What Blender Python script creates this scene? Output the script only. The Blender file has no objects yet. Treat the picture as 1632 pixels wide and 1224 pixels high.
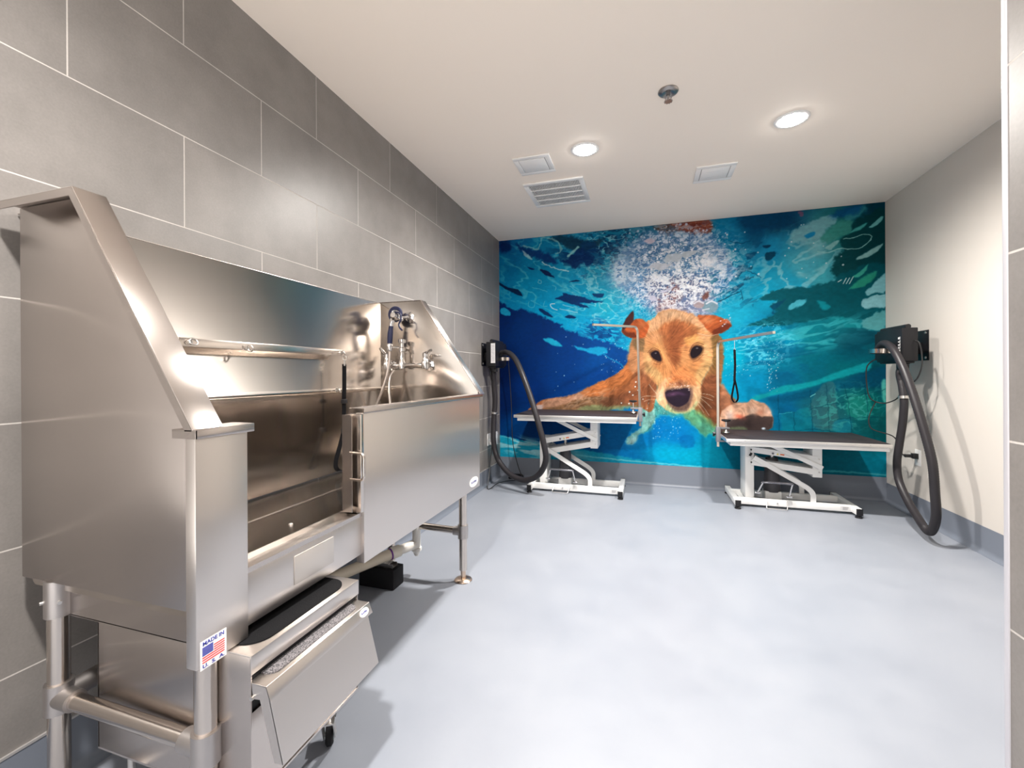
import bpy, bmesh, math, random
import numpy as np
from mathutils import Vector, Matrix

# ---------------------------------------------------------------- camera, world, lights, exposure
scene = bpy.context.scene
COL = scene.collection
cam_data = bpy.data.cameras.new('camera')
cam_data.sensor_width = 36.0
cam_data.lens = 36.0 * 687.78 / 1632.0
cam_data.shift_y = -(612 - 596.66) / 1632.0
cam_data.clip_start = 0.02
cam = bpy.data.objects.new('camera', cam_data)
COL.objects.link(cam)
cam.matrix_world = Matrix.Translation((1.4703, 0.0, 1.06)) @ Matrix.Rotation(0.3005, 4, 'Z') @ Matrix.Rotation(math.pi/2, 4, 'X') @ Matrix.Rotation(-0.0052, 4, 'Z')
scene.camera = cam

world = bpy.data.worlds.new('world'); scene.world = world
world.use_nodes = True
_wn = world.node_tree.nodes; _wl = world.node_tree.links; _bg = _wn['Background']
# added fill light from the open end behind, stronger from below to brighten the ceiling
_bg.inputs[0].default_value = (1.0, 0.955, 0.905, 1)
_tc = _wn.new('ShaderNodeTexCoord'); _sp = _wn.new('ShaderNodeSeparateXYZ'); _mr = _wn.new('ShaderNodeMapRange')
_mr.inputs['From Min'].default_value = -.55; _mr.inputs['From Max'].default_value = .1
_mr.inputs['To Min'].default_value = 4.0; _mr.inputs['To Max'].default_value = 1.1
_wl.new(_tc.outputs['Generated'], _sp.inputs[0]); _wl.new(_sp.outputs['Z'], _mr.inputs[0]); _wl.new(_mr.outputs[0], _bg.inputs[1])

scene.view_settings.view_transform = 'Standard'
scene.view_settings.look = 'None'
scene.view_settings.gamma = 1.0
scene.view_settings.use_curve_mapping = False
scene.view_settings.exposure = 0.64
LAMP_POWER = 190.0             # watts of each recessed downlight
MURAL_GAIN = 0.76

# room: x = 0 left wall, y = depth (back wall at 4.3), z up
XR, YB, H, YF = 3.358, 4.3, 2.463, -1.2
STUB_X, STUB_Y = 2.033, 0.913

# ---------------------------------------------------------------- helpers
def link(o, parent=None):
    COL.objects.link(o)
    if parent is not None:
        o.parent = parent
    return o

class MB:
    """collects shapes in world coordinates; build() links them as ONE mesh object"""
    def __init__(self):
        self.bm = bmesh.new()
    def _bevel(self, verts, bev, seg=2):
        if bev > 0:
            es = {e for v in verts for e in v.link_edges}
            bmesh.ops.bevel(self.bm, geom=list(es), offset=bev, segments=seg, profile=0.5, affect='EDGES', clamp_overlap=True)
    def box(self, x0, x1, y0, y1, z0, z1, bev=0.0, M=None, seg=2):
        P = [(x, y, z) for z in (z0, z1) for y in (y0, y1) for x in (x0, x1)]
        v = [self.bm.verts.new(M @ Vector(p) if M else p) for p in P]
        for f in ((0, 2, 3, 1), (4, 5, 7, 6), (0, 1, 5, 4), (2, 6, 7, 3), (0, 4, 6, 2), (1, 3, 7, 5)):
            self.bm.faces.new([v[i] for i in f])
        self._bevel(v, bev, seg); return self
    def prism(self, pts, a, b, axis='y', bev=0.0, M=None):
        """closed outline extruded along an axis. axis y: pts are (x,z); x: (y,z); z: (x,y)"""
        def mk(p, t):
            q = (p[0], t, p[1]) if axis == 'y' else ((t, p[0], p[1]) if axis == 'x' else (p[0], p[1], t))
            return self.bm.verts.new(M @ Vector(q) if M else q)
        A = [mk(p, a) for p in pts]; B = [mk(p, b) for p in pts]; n = len(pts)
        fs = [self.bm.faces.new(A), self.bm.faces.new(B[::-1])]
        for i in range(n):
            fs.append(self.bm.faces.new((A[i], B[i], B[(i+1) % n], A[(i+1) % n])))
        bmesh.ops.recalc_face_normals(self.bm, faces=fs)
        self._bevel(A + B, bev); return self
    def rings(self, rings, cap=True, closed=False):
        R = [[self.bm.verts.new(p) for p in r] for r in rings]; n = len(R[0]); fs = []
        m = len(R)
        for i in range(m if closed else m-1):
            a, b = R[i], R[(i+1) % m]
            for k in range(n):
                fs.append(self.bm.faces.new((a[k], a[(k+1) % n], b[(k+1) % n], b[k])))
        if cap and not closed:
            fs.append(self.bm.faces.new(R[0][::-1])); fs.append(self.bm.faces.new(R[-1]))
        bmesh.ops.recalc_face_normals(self.bm, faces=fs)
        if n > 5:
            for f in fs: f.smooth = len(f.verts) == 4
        return self
    def cyl(self, p0, p1, r0, r1=None, seg=24):
        return self.tube([p0, p1], [r0, r0 if r1 is None else r1], seg)
    def tube(self, path, r, seg=12, closed=False, cap=True):
        P = [Vector(p) for p in path]; n = len(P)
        rad = r if isinstance(r, (list, tuple)) else [r]*n
        T = []
        for i in range(n):
            a = P[i-1] if (i > 0 or closed) else P[i]; b = P[(i+1) % n] if (i < n-1 or closed) else P[i]
            T.append((b-a).normalized())
        u = T[0].orthogonal().normalized(); R = []
        for i in range(n):
            u = (u - T[i]*u.dot(T[i])).normalized(); w = T[i].cross(u)
            R.append([P[i] + (u*math.cos(2*math.pi*k/seg) + w*math.sin(2*math.pi*k/seg))*rad[i] for k in range(seg)])
        return self.rings(R, cap, closed)
    def ribbon(self, path, width, thick, side):
        """flat strap along path; side = direction of its width (vector or list)"""
        P = [Vector(p) for p in path]; n = len(P); R = []
        for i in range(n):
            t = (P[min(i+1, n-1)] - P[max(i-1, 0)]).normalized()
            s = Vector(side[i] if isinstance(side, list) else side); s = (s - t*s.dot(t)).normalized(); q = t.cross(s)
            R.append([P[i] + s*width/2*a + q*thick/2*b for a, b in ((-1, -1), (1, -1), (1, 1), (-1, 1))])
        return self.rings(R)
    def lathe(self, prof, c, axis='z', seg=32):
        """prof: (radius, height) list, closed with caps"""
        R = []
        for r, h in prof:
            ring = []
            for k in range(seg):
                a = 2*math.pi*k/seg; p, q = max(r, 1e-4)*math.cos(a), max(r, 1e-4)*math.sin(a)
                ring.append(Vector(c) + Vector({'z': (p, q, h), 'y': (p, h, q), 'x': (h, p, q)}[axis]))
            R.append(ring)
        return self.rings(R)
    def ring(self, c, R, r, normal=(0, 0, 1), seg=28, tseg=10):
        n = Vector(normal).normalized(); u = n.orthogonal().normalized(); w = n.cross(u)
        return self.tube([Vector(c) + (u*math.cos(2*math.pi*k/seg) + w*math.sin(2*math.pi*k/seg))*R for k in range(seg)], r, tseg, closed=True)
    def ball(self, c, r, sc=(1, 1, 1)):
        d = bmesh.ops.create_uvsphere(self.bm, u_segments=18, v_segments=12, radius=r)
        for v in d['verts']:
            v.co = Vector((v.co.x*sc[0], v.co.y*sc[1], v.co.z*sc[2])) + Vector(c)
        for f in {f for v in d['verts'] for f in v.link_faces}: f.smooth = True
        return self
    def build_each(self, name, m, parent=None):
        """one object per loose piece"""
        left = set(self.bm.verts); out = []
        while left:
            st = [left.pop()]; isl = set(st)
            while st:
                v = st.pop()
                for e in v.link_edges:
                    w = e.other_vert(v)
                    if w in left: left.discard(w); isl.add(w); st.append(w)
            mb = MB(); mp = {v: mb.bm.verts.new(v.co) for v in isl}
            for f in {f for v in isl for f in v.link_faces}:
                g = mb.bm.faces.new([mp[v] for v in f.verts]); g.smooth = f.smooth
            out.append(mb.build(name, m, parent))
        self.bm.free(); return out
    def build(self, name, m, parent=None, smooth=None):
        me = bpy.data.meshes.new(name)
        off = root_loc(parent)
        if off.length > 0:
            bmesh.ops.translate(self.bm, verts=self.bm.verts, vec=-off)
        self.bm.to_mesh(me); self.bm.free()
        me.materials.append(m)
        if smooth:
            me.polygons.foreach_set('use_smooth', [True]*len(me.polygons))
        me.set_sharp_from_angle(angle=math.radians(smooth or 40))
        return link(bpy.data.objects.new(name, me), parent)

def root_loc(p):
    v = Vector((0, 0, 0))
    while p is not None:
        v = v + p.location; p = p.parent
    return v

def tag(o, label=None, cat=None, group=None, kind=None):
    if label: o['label'] = label
    if cat: o['category'] = cat
    if group: o['group'] = group
    if kind: o['kind'] = kind
    return o

def thing(name, label, cat, loc, group=None):
    o = bpy.data.objects.new(name, None); COL.objects.link(o)
    o.location = loc; o.empty_display_size = 0.05
    return tag(o, label, cat, group)

def smooth_path(P, k=8, closed=False):
    P = [Vector(p) for p in P]; n = len(P); out = []
    for i in range(n if closed else n-1):
        p0 = P[(i-1) % n] if (closed or i > 0) else P[i]; p1 = P[i]; p2 = P[(i+1) % n]
        p3 = P[(i+2) % n] if (closed or i < n-2) else P[i+1 if i+1 < n else i]
        for j in range(k):
            t = j/k
            out.append(0.5*((2*p1)+(p2-p0)*t+(2*p0-5*p1+4*p2-p3)*t*t+(3*p1-p0-3*p2+p3)*t**3))
    if not closed: out.append(P[-1])
    return out

def round_corners(P, r, k=5):
    """polyline with its inner corners rounded"""
    P = [Vector(p) for p in P]; out = [P[0]]
    for i in range(1, len(P)-1):
        a = (P[i-1]-P[i]); b = (P[i+1]-P[i]); q = min(r, a.length*.45, b.length*.45)
        s = P[i]+a.normalized()*q; e = P[i]+b.normalized()*q
        for j in range(k+1):
            t = j/k; out.append(s*(1-t)**2 + P[i]*2*t*(1-t) + e*t*t)
    out.append(P[-1]); return out

def offset_line(pts, d):
    """offset of an open 2-D polyline to its right-hand side by d"""
    out = []; n = len(pts)
    for i in range(n):
        ns = []
        for a, b in ((i-1, i), (i, i+1)):
            if a >= 0 and b < n:
                dx, dz = pts[b][0]-pts[a][0], pts[b][1]-pts[a][1]; L = math.hypot(dx, dz); ns.append((dz/L, -dx/L))
        if len(ns) == 1: nx, nz = ns[0]; s = 1
        else:
            nx, nz = ns[0][0]+ns[1][0], ns[0][1]+ns[1][1]; L = math.hypot(nx, nz); nx /= L; nz /= L
            s = 1/max(.3, nx*ns[0][0]+nz*ns[0][1])
        out.append((pts[i][0]+nx*d*s, pts[i][1]+nz*d*s))
    return out

def text_mesh(s, name, m, parent, M, size, bold=0.0, width=None):
    """lettering as a thin mesh standing on matrix M (x = reading direction, z = outwards)"""
    cu = bpy.data.curves.new(name, 'FONT'); cu.body = s; cu.size = size; cu.extrude = 0.0002; cu.offset = bold
    cu.align_x = 'CENTER'; cu.align_y = 'CENTER'
    tmp = bpy.data.objects.new(name, cu); COL.objects.link(tmp)
    dg = bpy.context.evaluated_depsgraph_get(); dg.update()
    me = bpy.data.meshes.new_from_object(tmp.evaluated_get(dg))
    bpy.data.objects.remove(tmp); bpy.data.curves.remove(cu)
    xs = [v.co.x for v in me.vertices]; w = max(xs)-min(xs)
    if width: M = M @ Matrix.Diagonal((width/w, 1, 1, 1))
    me.transform(Matrix.Translation(-root_loc(parent)) @ M)
    me.materials.clear(); me.materials.append(m); me.name = name
    return link(bpy.data.objects.new(name, me), parent)

# ---------------------------------------------------------------- materials
def mat(name, color, rough=0.5, metal=0.0, spec=0.5, **kw):
    m = bpy.data.materials.new(name); m.use_nodes = True
    b = m.node_tree.nodes['Principled BSDF']
    b.inputs['Base Color'].default_value = (*color, 1); b.inputs['Roughness'].default_value = rough
    b.inputs['Metallic'].default_value = metal; b.inputs['Specular IOR Level'].default_value = spec
    for k, v in kw.items():
        b.inputs[k.replace('_', ' ')].default_value = v
    return m

def nodes(m):
    nt = m.node_tree; return nt, nt.nodes, nt.links, nt.nodes['Principled BSDF']

def noise_of(m, scale, stretch=(1, 1, 1), detail=3.0, coord='Object'):
    nt, N, L, b = nodes(m)
    tc = N.new('ShaderNodeTexCoord'); mp = N.new('ShaderNodeMapping'); nz = N.new('ShaderNodeTexNoise')
    mp.inputs['Scale'].default_value = stretch; nz.inputs['Scale'].default_value = scale; nz.inputs['Detail'].default_value = detail
    L.new(tc.outputs[coord], mp.inputs[0]); L.new(mp.outputs[0], nz.inputs['Vector'])
    return nz.outputs['Fac']

def ramp(m, fac, stops):
    nt, N, L, b = nodes(m); r = N.new('ShaderNodeValToRGB')
    r.color_ramp.elements[0].position, r.color_ramp.elements[0].color = stops[0][0], (*stops[0][1], 1)
    r.color_ramp.elements[1].position, r.color_ramp.elements[1].color = stops[-1][0], (*stops[-1][1], 1)
    for p, c in stops[1:-1]:
        e = r.color_ramp.elements.new(p); e.color = (*c, 1)
    L.new(fac, r.inputs[0]); return r.outputs[0]

def maprange(m, fac, a, b_):
    nt, N, L, b = nodes(m); r = N.new('ShaderNodeMapRange'); r.inputs['From Min'].default_value = .3; r.inputs['From Max'].default_value = .7
    r.inputs['To Min'].default_value = a; r.inputs['To Max'].default_value = b_; L.new(fac, r.inputs[0]); return r.outputs[0]

def bump(m, fac, strength, dist=0.001):
    nt, N, L, b = nodes(m); u = N.new('ShaderNodeBump'); u.inputs['Strength'].default_value = strength; u.inputs['Distance'].default_value = dist
    L.new(fac, u.inputs['Height']); L.new(u.outputs[0], b.inputs['Normal'])

def steel(name, color, rough, stretch, grain=.12, var=.05, aniso=0):
    m = mat(name, color, rough, 1.0)
    f = noise_of(m, 1.0, stretch, 2.0)
    nt, N, L, b = nodes(m)
    if grain: bump(m, f, grain, .0004)
    if aniso:                          # upright grain smears reflections sideways
        ge = N.new('ShaderNodeNewGeometry'); cr = N.new('ShaderNodeVectorMath'); cr.operation = 'CROSS_PRODUCT'
        cr.inputs[1].default_value = (0, .05, 1)
        L.new(ge.outputs['True Normal'], cr.inputs[0]); L.new(cr.outputs[0], b.inputs['Tangent']); b.inputs['Anisotropic'].default_value = aniso
    return m

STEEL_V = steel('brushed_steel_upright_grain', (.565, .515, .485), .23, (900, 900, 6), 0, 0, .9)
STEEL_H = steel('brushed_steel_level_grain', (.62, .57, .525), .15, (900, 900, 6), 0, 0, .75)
STEEL_F = steel('brushed_steel_front_brightened', (.72, .67, .635), .33, (900, 900, 6), 0, 0, .9)  # same steel as STEEL_V; raised base colour stands in for stronger light
STEEL_P = steel('polished_steel_tube', (.66, .60, .55), .22, (600, 600, 8), 0, 0)
CHROME = mat('chrome', (.78, .77, .77), .13, 1.0)
ZINC = mat('zinc_hardware', (.66, .64, .62), .3, 1.0)
CAST = mat('satin_cast_steel', (.50, .47, .46), .42, 1.0)
BLACK = mat('black_powder_coat', (.010, .010, .012), .42, 0, .3)
BLACK_PL = mat('black_plastic', (.014, .014, .016), .38, 0, .3)
CORD = mat('black_cord_rubber', (.012, .012, .013), .45)
WHITE_P = mat('white_powder_coat', (.78, .78, .77), .4)
WHITE_PL = mat('white_plastic', (.82, .81, .80), .35)
ALU = mat('brushed_aluminium', (.72, .71, .70), .38, .9)
RUBBER = mat('black_rubber', (.012, .012, .014), .7, 0, .2)
WEB = mat('black_webbing', (.006, .006, .007), .8, 0, .05)
bump(WEB, noise_of(WEB, 900, (1, 1, 1), 1), .3)
PVC = mat('cream_pvc_pipe', (.68, .60, .48), .35)
PURPLE = mat('purple_primer', (.16, .03, .28), .5)
BLUE_G = mat('navy_rubber_grip', (.012, .016, .06), .45)
DECAL = mat('white_sticker', (.85, .85, .85), .4)
DECAL_B = mat('sticker_blue_ink', (.015, .03, .35), .4)
DECAL_R = mat('sticker_red_ink', (.75, .03, .03), .4)
DECAL_O = mat('sticker_orange_ink', (.8, .15, .02), .4)
DECAL_Y = mat('sticker_yellow_ink', (.75, .6, .05), .4)
GREY_INK = mat('grey_ink', (.2, .2, .22), .5)
CLEAR = mat('clear_plastic_cover', (.85, .86, .9), .15, 0, .5, Alpha=.45)
GREY_WHEEL = mat('grey_caster_tread', (.25, .28, .30), .5)
GRILLE_DARK = mat('vent_duct_grey', (.22, .22, .24), .8)
SPRINK = mat('dull_chrome_fitting', (.36, .34, .33), .34, 1.0)
LETTER = mat('white_marking', (.75, .75, .75), .5)

MAT_TABLE = mat('dark_ribbed_table_mat', (.030, .025, .028), .6, 0, .2)
bump(MAT_TABLE, noise_of(MAT_TABLE, 260, (1, 1, 1), 2), .25)
GRIT = mat('grey_grit_tread', (.16, .15, .16), .85)
nt, N, L, b = nodes(GRIT); _n = noise_of(GRIT, 420, (1, 1, 1), 2)
L.new(ramp(GRIT, _n, [(.38, (.03, .03, .034)), (.62, (.21, .195, .205))]), b.inputs['Base Color']); bump(GRIT, _n, .6, .002)
TREAD_BLACK = mat('black_grit_tread', (.008, .008, .009), .8, 0, .1)
bump(TREAD_BLACK, noise_of(TREAD_BLACK, 420, (1, 1, 1), 2), .6, .002)
HOSE = mat('dark_ribbed_hose', (.022, .020, .023), .4, 0, .3)

CEIL = mat('warm_white_ceiling_paint', (.90, .815, .73), .75)
WALLP = mat('cream_wall_paint', (.585, .545, .50), .6)
bump(CEIL, noise_of(CEIL, 90, (1, 1, 1), 3), .05); bump(WALLP, noise_of(WALLP, 140, (1, 1, 1), 3), .06)

FLOOR = mat('blue_grey_sheet_vinyl', (.44, .465, .51), .42)
nt, N, L, b = nodes(FLOOR)
L.new(ramp(FLOOR, noise_of(FLOOR, 3.0, (1, 1, 1), 8), [(.30, (.238, .258, .300)), (.5, (.253, .273, .315)), (.72, (.268, .287, .327))]), b.inputs['Base Color'])
bump(FLOOR, noise_of(FLOOR, 120, (1, 1, 1), 3), .05); L.new(maprange(FLOOR, noise_of(FLOOR, 6, (1, 1, 1), 5), .38, .48), b.inputs['Roughness'])
COVE = mat('blue_grey_cove_base', (.165, .185, .225), .42)

def tile_material(name, axis):
    """large grey porcelain tiles in half-bond with pale grout; axis = the wall's level direction"""
    m = mat(name, (.3, .29, .28), .45); nt, N, L, b = nodes(m)
    g = N.new('ShaderNodeNewGeometry'); s = N.new('ShaderNodeSeparateXYZ'); c = N.new('ShaderNodeCombineXYZ')
    L.new(g.outputs['Position'], s.inputs[0])
    a1 = N.new('ShaderNodeMath'); a1.operation = 'ADD'; a1.inputs[1].default_value = -1.0547 - .3048 + 6.096
    a2 = N.new('ShaderNodeMath'); a2.operation = 'ADD'; a2.inputs[1].default_value = -2.1663 + .6096*8
    L.new(s.outputs[axis], a1.inputs[0]); L.new(s.outputs['Z'], a2.inputs[0]); L.new(a1.outputs[0], c.inputs[0]); L.new(a2.outputs[0], c.inputs[1])
    br = N.new('ShaderNodeTexBrick'); br.offset = .5; br.offset_frequency = 2; br.squash = 1
    br.inputs['Scale'].default_value = 1; br.inputs['Brick Width'].default_value = .6096; br.inputs['Row Height'].default_value = .3048
    br.inputs['Mortar Size'].default_value = .0019; br.inputs['Mortar Smooth'].default_value = .1; br.inputs['Bias'].default_value = 0
    br.inputs['Color1'].default_value = (.215, .199, .188, 1); br.inputs['Color2'].default_value = (.190, .178, .170, 1); br.inputs['Mortar'].default_value = (.50, .47, .445, 1)
    L.new(c.outputs[0], br.inputs['Vector'])
    n1 = N.new('ShaderNodeTexNoise'); n1.inputs['Scale'].default_value = 5; n1.inputs['Detail'].default_value = 8; n1.inputs['Roughness'].default_value = .62
    n2 = N.new('ShaderNodeTexNoise'); n2.inputs['Scale'].default_value = 160; n2.inputs['Detail'].default_value = 2
    L.new(g.outputs['Position'], n1.inputs['Vector']); L.new(g.outputs['Position'], n2.inputs['Vector'])
    add = N.new('ShaderNodeMath'); add.operation = 'MULTIPLY_ADD'; add.inputs[1].default_value = .30; L.new(n2.outputs['Fac'], add.inputs[0]); L.new(n1.outputs['Fac'], add.inputs[2])
    mr = N.new('ShaderNodeMapRange'); mr.inputs['From Min'].default_value = .35; mr.inputs['From Max'].default_value = .95; mr.inputs['To Min'].default_value = .80; mr.inputs['To Max'].default_value = 1.18
    L.new(add.outputs[0], mr.inputs[0])
    mx = N.new('ShaderNodeMix'); mx.data_type = 'RGBA'; mx.blend_type = 'MULTIPLY'; mx.inputs[0].default_value = 1
    L.new(br.outputs['Color'], mx.inputs[6]); L.new(mr.outputs[0], mx.inputs[7]); L.new(mx.outputs[2], b.inputs['Base Color'])
    rr = N.new('ShaderNodeMapRange'); rr.inputs['To Min'].default_value = .40; rr.inputs['To Max'].default_value = .8; L.new(br.outputs['Fac'], rr.inputs[0]); L.new(rr.outputs[0], b.inputs['Roughness'])
    bp = N.new('ShaderNodeBump'); bp.inputs['Strength'].default_value = .5; bp.inputs['Distance'].default_value = .0015; bp.invert = True
    L.new(br.outputs['Fac'], bp.inputs['Height']); L.new(bp.outputs[0], b.inputs['Normal'])
    return m
TILE_Y = tile_material('grey_wall_tile', 'Y')

LENS = bpy.data.materials.new('lit_lamp_lens'); LENS.use_nodes = True
nt = LENS.node_tree; nt.nodes.clear()
_e = nt.nodes.new('ShaderNodeEmission'); _o = nt.nodes.new('ShaderNodeOutputMaterial')
_e.inputs[0].default_value = (1.0, .955, .90, 1); _e.inputs[1].default_value = 55.0
nt.links.new(_e.outputs[0], _o.inputs[0])

# ---------------------------------------------------------------- the room
def struct(name, mb, m, smooth=None):
    return tag(mb.build(name, m, None, smooth), kind='structure')

struct('floor', MB().box(-.15, XR+.15, YF-.15, YB+.15, -.1, 0), FLOOR)
struct('ceiling', MB().box(-.15, XR+.15, YF-.15, YB+.15, H, H+.1), CEIL)
struct('wall_left', MB().box(-.15, 0, YF, YB, 0, H), TILE_Y)
struct('wall_back', MB().box(-.15, XR+.15, YB, YB+.15, 0, H), WALLP)
struct('wall_right', MB().box(XR, XR+.15, STUB_Y, YB, 0, H), WALLP)
struct('wall_stub', MB().box(STUB_X, XR+.15, YF, STUB_Y-.006, 0, H), TILE_Y)

def base_profile(h, t=.004, r=.03):
    """(distance from the wall, height) outline of a flash-cove base"""
    p = [(0, 0), (0, h), (t, h), (t, r)]
    for k in range(1, 7):
        a = math.pi/2*k/6; p.append((t+r-r*math.cos(a), r-r*math.sin(a)))
    p[-1] = (t+r, .0008); p.append((t+r, 0))
    return p
struct('baseboard_left', MB().prism([(d, z) for d, z in base_profile(.147)], YF, YB, 'y'), COVE, 40)
struct('baseboard_back', MB().prism([(YB-d, z) for d, z in base_profile(.197)], 0, XR, 'x'), COVE, 40)
struct('baseboard_right', MB().prism([(XR-d, z) for d, z in base_profile(.155)], STUB_Y, YB, 'y'), COVE, 40)
struct('baseboard_stub', MB().prism([(STUB_X-d, z) for d, z in base_profile(.147)], YF, STUB_Y-.006, 'y'), COVE, 40)
TRIM = mat('satin_metal_trim', (.60, .58, .58), .35, .6)
struct('trim_1', MB().box(0, .006, YF, YB, .147, .153), TRIM)
struct('trim_2', MB().box(STUB_X-.002, STUB_X+.02, STUB_Y-.006, STUB_Y+.004, 0, H, .001), mat('pale_metal_tile_edge', (.62, .61, .65), .4, .35))

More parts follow.
